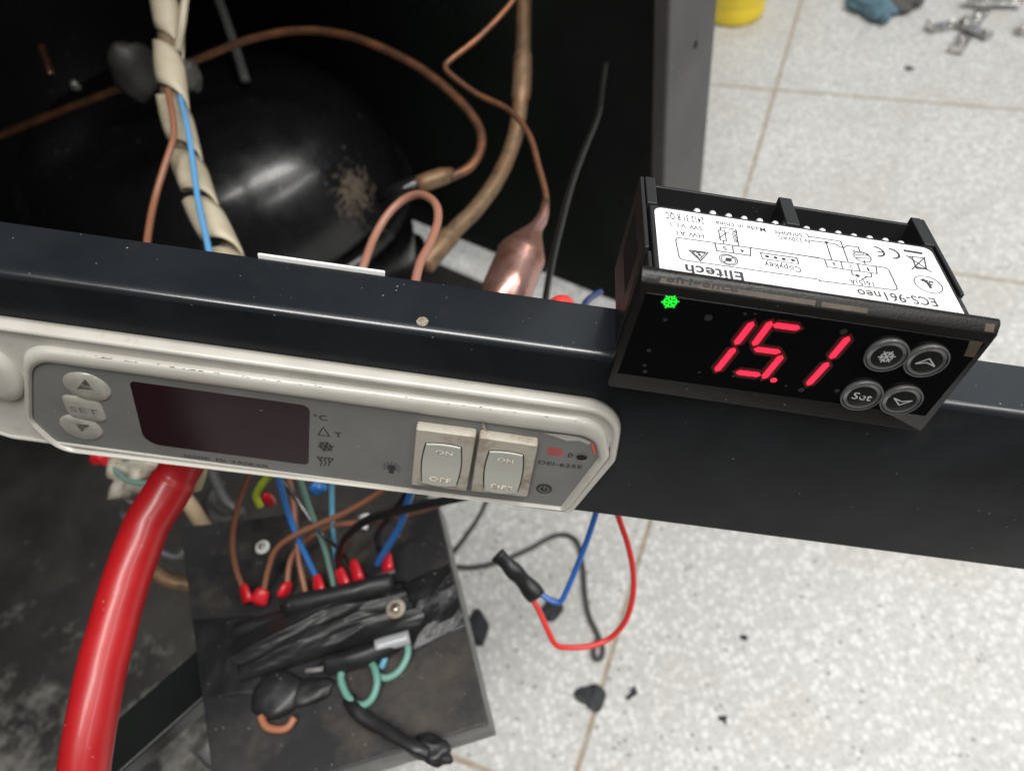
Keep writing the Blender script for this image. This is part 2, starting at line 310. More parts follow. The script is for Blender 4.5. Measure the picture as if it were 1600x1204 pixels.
n0 = len(bp_.v); bp_.add([v - V((0, 0, .012)) for v in bp_.v], [tuple(reversed(range(9)))]);
bp_.f += [(i, (i + 1) % 9, n0 + (i + 1) % 9, n0 + i) for i in range(9)]
obj('base_plate', bp_, M['base'], cab)
obj('bolt_hole', MB().lathe([(.0025, -.0009), (.0025, 0)], Matrix.Translation((-.03, -.0125, .37)) @ Matrix.Rotation(math.pi / 2, 4, 'X'), 14), M['dark'], cab)
# black metal rail under the terminal box
a, b = U(60, 1190, .20), U(330, 1010, .20)
def bar(name, a, b, wid, hgt, m, bevel=.001):
    d = (b - a).normalized(); n = d.cross(V((0, 0, 1))).normalized(); u = n.cross(d); L_ = (b - a).length
    mb = MB().box((0, -wid / 2, -hgt), (L_, wid / 2, 0)); Mx = Matrix(((d.x, n.x, u.x), (d.y, n.y, u.y), (d.z, n.z, u.z))).to_4x4()
    mb.v = [a + Mx @ v for v in mb.v]; return mb
# ================================================================ COMPRESSOR
pc = U(338, 305, .22)
MCp = Matrix.Translation(V((pc.x, pc.y, 0))) @ Matrix.Rotation(math.radians(-20), 4, 'Z') @ Matrix.Scale(1.36, 4)
comp = thing('compressor', 'black dome shaped compressor with dirt streaks inside the cabinet', 'compressor', MCp)
RX, RY = 1.28, 1.0
dome = [(.001, .245), (.02, .2445), (.045, .241), (.068, .233), (.086, .22), (.098, .202), (.104, .182), (.106, .165), (.106, .158)]
obj('dome', MB().lathe(dome[::-1], n=72, sx=RX, sy=RY), M['comp'], comp, smooth=True)
obj('shell', MB().lathe([(.05, .05), (.08, .058), (.098, .08), (.103, .11), (.103, .1495)], n=64, sx=RX, sy=RY), M['comp'], comp, smooth=True)
obj('seam_flange', MB().lathe([(.09, .150), (.1105, .150), (.112, .1515), (.112, .1555), (.1105, .157), (.09, .157)], n=72, sx=RX, sy=RY), M['comp'], comp, smooth=False)
for gx, gy in ((.095, .06), (-.095, .06), (.095, -.06), (-.095, -.06)): obj('foot', MB().lathe([(.014, .03), (.014, .044), (.02, .05), (.02, .056), (.01, .06)], Matrix.Translation((gx, gy, 0)), 20), M['comp'], comp, smooth=True)
# dirt patch that sits on the dome
def ray_dome(px, py):
    Mi = MCp.inverted(); o = Mi @ CAM; d = Mi.to_3x3() @ ray(px, py)
    S = lambda q: V((q.x / (.106 * RX), q.y / (.106 * RY), (q.z - .158) / .087)); o2, d2 = S(o), V((d.x / (.106 * RX), d.y / (.106 * RY), d.z / .087))
    A = d2.dot(d2); B = 2 * o2.dot(d2); C_ = o2.dot(o2) - 1; D_ = B * B - 4 * A * C_
    return None if D_ < 0 else o + d * ((-B - math.sqrt(D_)) / (2 * A))
def prof_r(z): 
    for (r0, z0), (r1, z1) in zip(dome[:-1], dome[1:]):
        if z1 <= z <= z0: return r0 + (r1 - r0) * (z0 - z) / (z0 - z1)
    return None
hit = ray_dome(552, 300)
patchy(M['comp'], hit, .030, .46, (.12, .092, .065), 260, (1, 1, 1)); patchy(M['comp'], ray_dome(515, 250), .012, .5, (.16, .12, .09), 120, (1, 1, 1))
patchy(M['base'], V((-.74, .12, .03)), .36, .44, (.19, .18, .165), 26, (1, .9, 0))
patchy(M['base'], V((-.66, .02, .03)), .30, .44, (.24, .23, .21), 70, (1, 1.2, 0))
# ================================================================ FRONT PANEL BEAM
beam = thing('panel_beam', 'long black painted metal panel beam lying across the picture, carrying both controllers', 'metal panel', MBM)
def bprof():
    W_, Hh = 18.7, 65.7
    p = rpoly([(0, 0), (0, -Hh), (-W_, -Hh), (-W_, 0)], [2.3, .8, .8, .35], 12)  # (z, y)
    return p
xs = [-230, -170, -120, -90, -60, -30, 0, 30, 60, 100, 150]
obj('beam_body', MB().loft([[V((x, q.y, q.x)) for q in bprof()] for x in xs]), M['beam'], beam, smooth=False, scale=mm).modifiers.new('e', 'EDGE_SPLIT').split_angle = math.radians(30)
beam.children[0].data.shade_smooth()
bme = beam.children[0].data; bme.materials.append(mat('black_paint_lit_top', (.012, .014, .017), .27, spec=.6, coat=.35, col2=(.016, .018, .022), nscale=25, bump=.00025, bscale=26, dust=.07, dscale=700, dcol=(.28, .27, .25), rvar=.06, stain=.25, scol=(.06, .055, .05), sscale=30, slo=.6))  # same black paint, lighter and glossier: light on top and fold built in
for p_ in bme.polygons:
    if p_.center.y > -.0021: p_.material_index = 1
q = on(MBM, 660, 502, 1, .06)
spot = MB().add([V((q.x + 1.45 * math.cos(k * .45) * (1 + .12 * math.sin(k * 3.1)), .04, q.z + 1.75 * math.sin(k * .45))) for k in range(14)], [tuple(range(13, -1, -1))])
obj('dried_paint_spot', spot, mat('dried_spot', (.30, .27, .21), .8, col2=(.17, .14, .1), nscale=900), beam, scale=mm)
q = on(MBM, 168, 432, 1, .06)
# ================================================================ OLD CONTROLLER (mounted in the beam)
old = thing('old_controller', 'aged ivory controller faceplate with grey overlay and two rocker switches, set in the beam', 'controller', MBM)
def fp(z): return lambda px, py: on(MBM, px, py, 2, z).to_2d()
def loop(z, pts, rad, n=8): f_ = fp(z); return rpoly([f_(*p) for p in pts], rad, n)
outer = loop(3.5, [(-130, 492), (975, 645), (962, 722), (893, 803), (20, 687), (-130, 640)], [4, 11, 6, 2.5, 9, 5])
innr = loop(4.5, [(36, 544), (942, 664), (953, 716), (888, 798), (88, 706), (38, 655)], [10, 10, 5, 2.5, 7, 6])
stk = loop(3.2, [(50, 562), (928, 684), (934, 715), (874, 793), (97, 697), (51, 655)], [8.5, 8, 4.5, 2, 7, 6])
def lift(l, z): return [V((p.x, p.y, z)) for p in l]
body = MB().loft([lift(inset(outer, -.3), 0), lift(inset(outer, -.3), 1.6), lift(outer, 2.8), lift(inset(outer, .35), 3.4), lift(inset(outer, .9), 3.7), lift(inset(outer, 1.5), 3.6),
                  lift(inset(outer, 1.9), 3.2)], cap1=False)
obj('outer_rim', body, M['ivory'], old, smooth=True, scale=mm)
# sloped channel between the rims, and the inner rim (loops share their vertex count)
def lerp(l1, l2, t): return [a * (1 - t) + b * t for a, b in zip(l1, l2)]
o19 = inset(outer, 1.9)
obj('rim_channel', MB().loft([lift(o19, 3.2), lift(lerp(o19, innr, .5), 2.5), lift(lerp(o19, innr, .96), 2.6)], cap0=False, cap1=False), M['ivory'], old, smooth=True, scale=mm, recalc=False)
obj('inner_rim', MB().loft([lift(lerp(o19, innr, .96), 2.6), lift(innr, 3.9), lift(lerp(innr, stk, .22), 4.4), lift(lerp(innr, stk, .5), 4.55), lift(lerp(innr, stk, .8), 4.2), lift(lerp(innr, stk, .97), 3.2)], cap0=False, cap1=False), M['ivory'], old, smooth=True, scale=mm, recalc=False)
ov = obj('overlay', MB().add(lift(lerp(innr, stk, .965), 3.25), [tuple(range(len(stk)))]), M['sticker'], old, scale=mm)
f3 = fp(3.3)
# display window
dw = rpoly([f3(202, 595), f3(484, 634), f3(482, 726), f3(226, 692)], [1.5, 2.2, 1.6, 4.5], 6)
obj('display_window', MB().loft([lift(dw, 3.26), lift(dw, 3.36)]), M['plum'], old, scale=mm)
# button pads
def dome_button(px, py, rx, ry, h, m, parent, ang=0, z=3.26, name='button', power=2.4, rect=False):
    cpt = f3(px, py); mb = MB(); loops = []
    for s_, hh in ((1.0, 0), (.97, .35), (.86, .75), (.6, .95), (.3, 1.0), (.05, 1.0)):
        L_ = []
        for k in range(40):
            g = k * math.tau / 40; cc_, ss_ = math.cos(g), math.sin(g); e_ = .45 if rect else 1
            x = rx * s_ * math.copysign(abs(cc_) ** e_, cc_); y = ry * s_ * math.copysign(abs(ss_) ** e_, ss_)
            L_.append(V((cpt.x + x * math.cos(ang) - y * math.sin(ang), cpt.y + x * math.sin(ang) + y * math.cos(ang), z + h * hh)))
        loops.append(L_)
    mb.loft(loops, cap0=False); return obj(name, mb, m, parent, smooth=True, scale=mm)
def pw(px0, py0, px1, py1): return (f3(px1, py1) - f3(px0, py0)).length
b1 = dome_button(136, 604, pw(100, 600, 173, 608) / 2, pw(137, 584, 136, 624) / 2, .9, M['gbutton'], old)
b2 = dome_button(132, 638, pw(102, 634, 163, 643) / 2, pw(134, 622, 131, 655) / 2, .8, M['gbutton'], old, rect=True, name='set_button')
b3 = dome_button(127, 667, pw(94, 662, 160, 671) / 2, pw(129, 651, 126, 684) / 2, .8, M['gbutton'], old)
bigb = dome_button(-14, 583, pw(-60, 578, 32, 588) / 2, pw(-12, 545, -16, 622) / 2, 2.8, M['ivory'], old, z=2.55, name='round_knob')
def flat_old(z):
    f_ = fp(z); return Flat(lambda a, b, h: V((a, b, z + h)), f_)
fm_ = flat_old(4.12); t = fm_.px
fm_.poly([t((133, 592)), t((120, 607)), t((146, 609))]); fm_.build('up_arrow', M['fade'], b1)
fm_ = flat_old(4.05); t = fm_.px; fm_.text('SET', t((111, 642)), t((155, 648)), 2.1, .01); fm_.build('set_lettering', mat('faded_print', (.13, .125, .115), .6), b2)
fm_ = flat_old(4.05); t = fm_.px; fm_.poly([t((117, 661)), t((140, 664)), t((128, 674))]); fm_.build('down_arrow', M['fade'], b3)
pk = flat_old(3.28); t = pk.px
pk.text('°C', t((491, 655)), t((512, 657)), 2.1, .0)
pk.line([t((497, 679)), t((505, 667)), t((515, 681)), t((497, 679))], .28); pk.text('T', t((523, 682)), t((535, 683)), 2.0)
flake(pk, t((509, 697)), 2.3, .36)
a_, b_, c__, d_ = t((496, 713)), t((521, 716)), t((515, 722)), t((501, 720)); pk.line([a_, b_], .3); pk.line([a_, d_], .3); pk.line([b_, c__], .3)
for x in (501, 507, 513): pk.line([t((x + 2, 714)), t((x, 718)), t((x + 2, 721)), t((x, 727))], .3)
# lamp icon
l0 = t((612, 730)); pk.disc(l0, 1.35); pk.poly([t((607, 734)), t((616, 735)), t((615, 739)), t((608, 738))])
for k in range(9):
    g = math.radians(-30 + k * 30); d = V((math.cos(g), math.sin(g))); pk.line([l0 + d * 1.8, l0 + d * 2.6], .28)
# power icon
p0 = t((850, 763)); pk.disc(p0, 2.35, 36)
pk.text('DEI-625E', t((841, 724)), t((909, 732)), 1.55, .01)
pk.text('D', t((887, 713)), t((895, 714)), 1.6, .03)
# serif lettering MADE IN TAIWAN from thick and thin strokes
def serif(f_, word, a, b, h):
    G = {'M': (1.2, [(.1, 0, .1, 1, .6), (.1, 1, .6, 0, 1.4), (.6, 0, 1.1, 1, .6), (1.1, 1, 1.1, 0, 1.4)], [(.1, 0), (1.1, 0), (.1, 1), (1.1, 1)]),
         'A': (1.0, [(.08, 0, .5, 1, .6), (.5, 1, .92, 0, 1.5), (.25, .35, .75, .35, .6)], [(.08, 0), (.92, 0)]),
         'D': (1.0, [(.15, 0, .15, 1, 1.5), (.15, 1, .6, .95, .7), (.6, .95, .88, .6, 1.2), (.88, .6, .88, .4, 1.5), (.88, .4, .6, .05, 1.2), (.6, .05, .15, 0, .7)], [(.12, 0), (.12, 1)]),
         'E': (.9, [(.15, 0, .15, 1, 1.5), (.15, 1, .8, 1, .6), (.15, .52, .6, .52, .6), (.15, 0, .8, 0, .6), (.8, 1, .8, .8, .8), (.8, 0, .8, .22, .8), (.6, .4, .6, .62, .8)], []),
         'I': (.45, [(.22, 0, .22, 1, 1.5)], [(.22, 0), (.22, 1)]), 'N': (1.05, [(.15, 0, .15, 1, .6), (.15, 1, .9, 0, 1.5), (.9, 0, .9, 1, .6)], [(.15, 0), (.15, 1), (.9, 1)]),
         'T': (.9, [(.45, 0, .45, 1, 1.5), (.05, 1, .85, 1, .6), (.05, 1, .05, .8, .7), (.85, 1, .85, .8, .7)], [(.45, 0)]),
         'W': (1.3, [(.08, 1, .38, 0, 1.5), (.38, 0, .65, .95, .6), (.65, .95, .92, 0, 1.5), (.92, 0, 1.22, 1, .6)], [(.08, 1), (.65, 1), (1.22, 1)]), ' ': (.75, [], [])}
    tot = sum(G[c_][0] + .12 for c_ in word); d = (b - a); L_ = d.length; d.normalize(); n = V((-d.y, d.x)); k = L_ / tot; x = 0
    for ch in word:
        wd, st, sf = G[ch]
        for x0, y0, x1, y1, w_ in st: f_.line([a + d * (x + x0) * k + n * y0 * h, a + d * (x + x1) * k + n * y1 * h], .2 * w_)
        for x0, y0 in sf: f_.line([a + d * (x + x0 - .14) * k + n * y0 * h, a + d * (x + x0 + .14) * k + n * y0 * h], .1)
        x += wd + .12
serif(pk, 'MADE IN TAIWAN', t((288, 713)), t((420, 730)), 1.15)
pk.build('overlay_print', M['gink'], ov)
pw_ = flat_old(3.42); pw_.ring(p0, 1.35, .36, 120, 420); pw_.line([p0, p0 + V((0, 1.7))], .36); pw_.build('power_symbol', M['sticker'], ov)
rl = flat_old(3.3); t = rl.px; c0 = t((868, 706))
rl.ring(c0 + V((.5, 0)), 1.15, .85, -120, 150, 20, 1.0)
for k in range(5): rl.line([c0 + V((-2.4 + .1 * k, 1.3 - .55 * k)), c0 + V((-.5, 1.2 - .5 * k))], .3)
rl.line([c0 + V((-1.6, 1.3)), c0 + V((1.4, 1.2))], .5)
rl.line([c0 + V((-1.9, -.9)), c0 + V((.2, -.9))], .5); rl.build('red_emblem', M['rink'], ov)
# drilled hole and peeled overlay
h0 = f3(909, 714)
obj('drilled_hole', MB().add([V((h0.x + 1.45 * math.cos(k * .3), h0.y + 1.15 * math.sin(k * .3), 3.44)) for k in range(21)], [tuple(range(21))]), M['dark'], old, scale=mm)
fr = MB(); 
for k in range(15):
    g = k * .42; r0 = 1.55; r1 = 2.0 + .9 * abs(noise.noise(V((k * 1.7, 0, 3)))); z0 = 3.3
    if math.cos(g) + math.sin(g) < -.2: r1 = 1.9
    fr.add([V((h0.x + r0 * math.cos(g), h0.y + r0 * .8 * math.sin(g), 3.47)), V((h0.x + r1 * math.cos(g + .1), h0.y + r1 * .85 * math.sin(g + .1), 3.75)), V((h0.x + r1 * .93 * math.cos(g + .42), h0.y + r1 * .78 * math.sin(g + .42), 3.38)), V((h0.x + r0 * math.cos(g + .4), h0.y + r0 * .8 * math.sin(g + .4), 3.46))], [(0, 1, 2, 3)])
obj('torn_overlay_edge', fr, M['sticker'], old, scale=mm)
r0_, r1_ = f3(925, 690), f3(929, 708)
obj('red_scratch', MB().add([V((r0_.x - .3, r0_.y, 3.5)), V((r0_.x + .4, r0_.y, 3.5)), V((r1_.x + .5, r1_.y, 3.5)), V((r1_.x - .2, r1_.y, 3.5))], [(0, 1, 2, 3)]), mat('orange_red_print', (.7, .1, .05), .5), old, scale=mm)
pe = [f3(752, 657), f3(757, 662), f3(766, 678), f3(778, 682), f3(768, 684), f3(758, 676)]
obj('torn_overlay_curl', MB().add([V((p.x, p.y, 3.5 + (.9 if i in (2, 3) else 0))) for i, p in enumerate(pe)], [tuple(range(6))]), M['ivory2'], old, scale=mm)
pe = [f3(848, 676), f3(866, 681), f3(885, 688), f3(905, 688), f3(920, 694), f3(924, 690), f3(905, 682), f3(880, 678)]
obj('peeled_overlay_strip', MB().add([V((p.x, p.y, 3.4)) for i, p in enumerate(pe)], [tuple(range(8))]), mat('bare_plastic', (.42, .40, .36), .5), old, scale=mm)
# rocker switches
def rocker(cs, rk, txt_on, txt_off):
    zt = 6.2; f_ = fp(zt); g_ = fp(3.3)
    top = [f_(*p) for p in cs]; hl = rpoly(top, [.5] * 4, 4); b_loop = inset(hl, -.25)
    sw = obj('rocker_switch', MB().loft([lift(b_loop, 3.26), lift(b_loop, 5.6), lift(hl, zt)]), M['ivory2'], old, smooth=False, scale=mm, bevel=.0002)
    k_ = [f_(*p) for p in rk]; cen = sum(k_, V((0, 0))) / 4; A_, B_, C_, D_ = k_
    n = 14; L1 = []
    for i in range(n + 1): tt = i / n; L1.append(A_.lerp(B_, tt) + (A_ - D_).normalized() * .55 * math.sin(math.pi * tt))
    for i in range(1, n): tt = i / n; L1.append(B_.lerp(C_, tt) + (B_ - A_).normalized() * .62 * math.sin(math.pi * tt))
    for i in range(n + 1): tt = i / n; L1.append(C_.lerp(D_, tt) + (D_ - A_).normalized() * .75 * math.sin(math.pi * tt))
    for i in range(1, n): tt = i / n; L1.append(D_.lerp(A_, tt) + (A_ - B_).normalized() * .62 * math.sin(math.pi * tt))
    obj('rocker_gap', MB().add(lift(inset(L1, -.32), zt + .03), [tuple(range(len(L1)))]), M['dark'], sw, scale=mm)
    up = (A_ - D_).normalized(); hh = (A_ - D_).length
    def zz(p): v_ = (p - cen).dot(up) / hh; return zt + .25 + .55 * v_ * v_ * 2 + (.35 if v_ < 0 else -.0) * min(1, -v_ * 3 if v_ < 0 else 0)
    lo_, hi_ = [V((p.x, p.y, zt + .04)) for p in L1], [V((p.x, p.y, zz(p))) for p in inset(L1, .12)]
    r_ = MB().loft([lo_, hi_], cap0=False, cap1=False)
    # curved top as strips between matching side points
    m_ = len(L1); rows = []
    for i in range(n + 1):
        tt = i / n; Lp = inset(L1, .12)[(m_ - i) % m_] if i else inset(L1, .12)[0]; Rp = inset(L1, .12)[n + i]
        rows.append([V((*(Lp.lerp(Rp, j / 8)), zz(Lp.lerp(Rp, j / 8)))) for j in range(9)])
    r_.loft(rows, False, False, closed=False); tp = inset(L1, .12)
    for base_, idx in ((0, range(0, n + 1)), (2, range(2 * n, 3 * n + 1))):
        pts = [V((tp[i].x, tp[i].y, zz(tp[i]))) for i in idx]; r_.add(pts, [tuple(range(len(pts)))])
    rk_ = obj('rocker', r_, M['rocker'], sw, smooth=False, scale=mm)
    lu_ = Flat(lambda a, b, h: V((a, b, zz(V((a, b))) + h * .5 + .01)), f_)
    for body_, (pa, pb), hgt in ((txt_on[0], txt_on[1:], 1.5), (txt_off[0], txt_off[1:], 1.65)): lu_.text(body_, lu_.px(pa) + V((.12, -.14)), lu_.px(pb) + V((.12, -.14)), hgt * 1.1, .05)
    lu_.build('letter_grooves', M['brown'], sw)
    lt_ = Flat(lambda a, b, h: V((a, b, zz(V((a, b))) + h + .04)), f_)
    for body_, (pa, pb), hgt in ((txt_on[0], txt_on[1:], 1.5), (txt_off[0], txt_off[1:], 1.65)): lt_.text(body_, lt_.px(pa), lt_.px(pb), hgt * 1.1, .03)
    lt_.build('engraved_lettering', M['scrape'], sw)
    return sw
rocker([(651, 671), (742, 683), (728, 767), (643, 757)], [(666, 692), (720, 698), (713, 756), (660, 750)], ('ON', (681, 706), (708, 710)), ('OFF', (671, 746), (705, 751)))
rocker([(750, 684), (839, 697), (823, 776), (736, 767)], [(765, 704), (817, 710), (808, 767), (757, 762)], ('ON', (777, 718), (802, 722)), ('OFF', (766, 757), (800, 763)))
# grime along the top rim
gr = MB()
for k in range(260):
    px = random.uniform(110, 480) if k % 3 else random.uniform(480, 900); py = 545 + (px - 42) / 898 * 119 + random.gauss(-1.5, 1.6)
    p = fp(3.7)(px, py); s_ = random.uniform(.05, .2) * (1.6 if px < 330 else 1); an = -.02
    gr.add([V((p.x + s_ * 2.6 * math.cos(j * .9), p.y + s_ * .75 * math.sin(j * .9) + .05 * s_ * math.cos(j * .9), 4.02 + j * .0005)) for j in range(7)], [tuple(range(7))])
obj('rim_grime', gr, M['brown'], old, scale=mm)
# ================================================================ NEW CONTROLLER
new = thing('digital_controller', 'black digital controller with red 15.1 readout and white label, resting on the beam', 'controller', MC)
fz = lambda z: (lambda px, py: on(MC, px, py, 2, z).to_2d())
def L3(pts, z): return [V((p[0], p[1], z)) for p in pts]
YB = -16.35
def rect(x0, y0, x1, y1, r, n=4): return rpoly([(x0, y0), (x1, y0), (x1, y1), (x0, y1)], r if isinstance(r, list) else [r] * 4, n)
bz = MB().loft([L3(rect(-38.3, YB, 38.5, 17.05, .4), -3.3), L3(rect(-38.5, YB, 38.7, 17.25, .5), -3.0), L3(rect(-38.5, YB, 38.7, 17.25, .5), -2.5), L3(rect(-38.35, YB, 38.6, 16.9, .5), -1.7), L3(rect(-38.0, YB + .05, 38.3, 15.3, .5), -.25), L3(rect(-37.8, YB + .3, 38.1, 14.9, .5), 0)])
obj('bezel', bz, M['bezel'], new, scale=mm, bevel=.00015)
A1, A2, A3, A4 = fz(.15)(1010, 457), fz(.15)(1542, 535), fz(.15)(1446, 650), fz(.15)(965, 583)
wn = obj('display_window', MB().loft([L3([A4, A3, A2, A1], -.05), L3([A4, A3, A2, A1], .22)]), M['window'], new, scale=mm, bevel=.00012)
wf = Flat(lambda a, b, h: V((a, b, .2 + h)), fz(.22)); Z2 = lambda x, y: wf.px((940 + x / 2.5, 260 + y / 2.5))
def seg(f_, p, q, w_):
    d = (q - p); L_ = d.length; d.normalize(); n = V((-d.y, d.x)) * w_ / 2; f_.poly([p, p + d * w_ * .5 - n, q - d * w_ * .5 - n, q, q - d * w_ * .5 + n, p + d * w_ * .5 + n])
def digit(segs, dot=None):
    f_ = Flat(lambda a, b, h: V((a, b, .2 + h)), fz(.22))
    for p, q in segs: seg(f_, Z2(*p), Z2(*q), 1.45)
    if dot: f_.disc(Z2(*dot), .75)
    f_.build('led_digit', M['digit'], wn)
    for kk, (ww, mm_) in enumerate(((3.4, 'halo2'), (2.3, 'halo1'))):  # glow around the segments, drawn as wider dim emissive copies
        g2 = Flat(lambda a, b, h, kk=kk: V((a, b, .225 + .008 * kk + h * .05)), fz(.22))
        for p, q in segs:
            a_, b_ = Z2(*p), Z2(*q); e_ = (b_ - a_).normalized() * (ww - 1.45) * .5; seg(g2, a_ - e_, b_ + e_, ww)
        g2.build('digit_glow_halo', M[mm_], wn)
digit([((592, 606), (522, 696)), ((520, 708), (446, 800))])
digit([((668, 618), (776, 632)), ((664, 604), (592, 700)), ((594, 712), (700, 725)), ((706, 736), (630, 828)), ((524, 802), (622, 814))], (672, 834))
digit([((967, 664), (893, 751)), ((886, 764), (803, 854))])
sf = Flat(lambda a, b, h: V((a, b, .2 + h)), fz(.22)); flake(sf, Z2(268, 528), 1.75, .36); sf.build('green_snowflake', M['green'], wn)
df = Flat(lambda a, b, h: V((a, b, .2 + h)), fz(.22))
for x, y, r_ in ((185, 718, .5), (168, 776, .45), (170, 800, .5), (382, 803, .35), (417, 590, .9), (780, 872, .7), (920, 875, .6), (248, 598, .5), (945, 645, .8), (515, 818, .4), (560, 575, .4), (720, 856, .3), (600, 575, .3)): df.disc(Z2(x, y), r_)
df.build('water_spots', mat('water_spot', (.016, .016, .017), .35), wn)
# tan pieces under the smoky rim
def top_band(x0, x1, t0, t1):                                        # on the sloped top band between y 15.0 and 16.8
    def pt(x, t): a = V((x, 15.32, -.22)); b = V((x, 16.88, -1.68)); return a.lerp(b, t) + V((0, .68, .72)) * .05
    return [pt(x0, t0), pt(x1, t0), pt(x1, t1), pt(x0, t1)]
bx = lambda px, py: on(MC, px, py, 2, -.9).x
obj('tan_strip', MB().add(top_band(bx(1028, 445), bx(1270, 480), .12, .62), [(0, 1, 2, 3)]), M['tan'], new, scale=mm)
obj('tan_strip', MB().add(top_band(bx(1278, 484), bx(1350, 494), .12, .6), [(0, 1, 2, 3)]), M['tan'], new, scale=mm)
obj('tan_strip', MB().add(top_band(35.2, 37.2, .1, .9), [(0, 1, 2, 3)]), M['tan'], new, scale=mm)
tb = Flat(lambda a, b, h: top_band(a, a, b, b)[0] + V((0, .68, .72)) * (h + .02), None)
tb.text('refrigence', (bx(1026, 445), .32), (bx(1150, 462), .32), .62, .02); tb.build('embossed_lettering', M['emboss'], new)
tw = Flat(lambda a, b, h: V((a, b, .2 + h)), fz(.22)); tw.poly([Z2(1440, 680), Z2(1490, 687), Z2(1455, 745), Z2(1415, 740)]); tw.build('tan_patch', M['tan'], wn)
# buttons
for (bx_, by_, kind) in ((1109, 731, 'flake'), (1265, 753, 'up'), (1013, 888, 'set'), (1167, 906, 'down')):
    cp = Z2(bx_, by_); rr = 4.55
    Mx = Matrix.Translation((cp.x, cp.y, .22))
    bt = obj('button', MB().lathe([(rr, 0), (rr, .75), (rr - .12, .9), (rr - .5, .9), (rr - .65, .8), (rr * .5, .95), (.05, 1.0)], Mx, 48), M['button'], new, scale=mm, smooth=False, bevel=0)
    bt.data.shade_smooth(); bt.modifiers.new('e', 'EDGE_SPLIT').split_angle = math.radians(35)
    obj('button_rim', MB().lathe([(rr + .12, 0), (rr + .12, .86), (rr - .02, .98), (rr - .2, .98), (rr - .3, .86)], Mx, 48), M['ring'], bt, scale=mm, smooth=True)
    ic = Flat(lambda a, b, h: V((a, b, 1.16 + h)), None)
    if kind == 'flake': flake(ic, cp, 1.75, .3)
    if kind == 'set': ic.text('Set', cp + V((-2.2, -.9)), cp + V((2.3, -.9)), 2.1, .012)
    if kind in ('up', 'down'):
        sg = 1 if kind == 'up' else -1; a0, a1, a2 = cp + V((-2.1, -.75 * sg)), cp + V((0.0, 1.15 * sg)), cp + V((2.1, -.75 * sg)); m0 = cp + V((0, -.05 * sg))
        ic.line([a0, a1, a2], .3); ic.line([a0, m0, a2], .3)
    ic.build('icon', M['icon'], bt)
# body
D0, D1 = -3.3, -43.64
zl = -30.8
hs = MB().box((-34.6, -14.5, zl - 1.2), (34.6, 14.5, D0 + .002)); obj('housing', hs, M['pvc'], new, scale=mm, bevel=.0004)
fl_ = MB().box((-34.6, -14.5, D1), (34.6, -13, zl - 1.25)); fl_.box((-34.6, -12.9, D1), (34.6, 13.2, D1 + 1.0)); obj('rear_wall', fl_, M['pvc'], new, scale=mm, bevel=.0002)
obj('terminal_block', MB().box((-33, -12.8, D1 + 1.2), (33, 5, zl - 1.3)), M['dark'], new, scale=mm)
fb = lambda px, py: on(MC, px, py, 1, 14.5)
cxp = (fb(1216, 313).x + fb(1238, 316).x) / 2
for xx, wd in ((-33.9, 1.3), (cxp, 1.7), (33.9, 1.3)): obj('rear_post', MB().box((xx - wd, -12.5, D1 - .3), (xx + wd, 14.9, zl - 1.25)), M['pvc'], new, scale=mm, bevel=.0003)
for sx_ in (-1, 1):
    obj('side_clip', MB().box((sx_ * 35.9 - .55, -14.2, D1 - .5), (sx_ * 35.9 + .55, 14.6, -14)), M['pvc'], new, scale=mm, bevel=.0003)
    obj('side_guide', MB().box((sx_ * 35.2 - .5, -14.2, -13.8), (sx_ * 35.2 + .5, 13.9, D0)), M['pvc'], new, scale=mm, bevel=.0003)
obj('side_slot', MB().box((-36.5, -4, -38), (-36.47, 9, -20)), M['dark'], new, scale=mm)
sp = [(378, 158), (440, 167), (502, 178), (563, 188), (624, 197), (685, 207), (808, 228), (870, 236), (932, 246), (993, 257), (1055, 265), (1117, 274), (1178, 285)]
for x, y in sp:
    q = on(MC, 940 + x / 2.5, 260 + y / 2.5, 1, 13.6)
    obj('terminal_screw', MB().lathe([(.85, -1.5), (.85, 0), (.6, .35), (.1, .45)], Matrix.Translation((q.x, 12.5, min(q.z, zl - 2.3))) @ Matrix.Rotation(-math.pi / 2, 4, 'X'), 14), M['screw'], new, scale=mm, smooth=True)
# label
lb2 = rect(-33.5, 3.6, 33.6, -zl, [.2, .2, 2, 2], 6)                  # (x, -z)
lab = obj('paper_label', MB().loft([[V((p.x, 14.52, -p.y)) for p in lb2], [V((p.x, 14.64, -p.y)) for p in lb2]]), M['label'], new, scale=mm)
def lp(px, py): q = on(MC, px, py, 1, 14.64); return V((q.x, -q.z))
lf = Flat(lambda a, b, h: V((a, 14.62 + h, -b)), lp)
za = lambda x, y: lp(1000 + x / 5.714, 300 + y / 5.714)               # zoom A coordinates
zc = lambda x, y: lp(1240 + x / 5.714, 340 + y / 5.714)               # zoom B coordinates
lw = .26
def T2(body_, a, b, h, bold=0): lf.text(body_, a, b, h, bold)
T2('HW A1', za(566, 378), za(325, 343), 1.75); T2('SW V1.1', za(556, 312), za(270, 268), 1.75)
T2('2412 31 R QC', za(565, 232), za(225, 180), 2.7, .01)
T2('Made in china', za(1115, 322), za(672, 258), 1.75); T2('N 220VAC', za(1508, 425), za(1228, 388), 1.5); T2('L 50/60Hz', za(1495, 375), za(1195, 345), 1.5)
T2('Copykey', za(1432, 672), za(1108, 622), 2.1); T2('ECS-961neo', zc(1255, 722), zc(560, 635), 2.9, .012); T2('16(5)A', zc(705, 575), zc(490, 548), 1.7)
T2('Elitech', za(915, 720), za(400, 645), 3.4, .022); T2('3', zc(370, 398), zc(340, 396), 1.4); T2('2', zc(520, 425), zc(492, 422), 1.4); T2('1', zc(665, 447), zc(648, 445), 1.4)
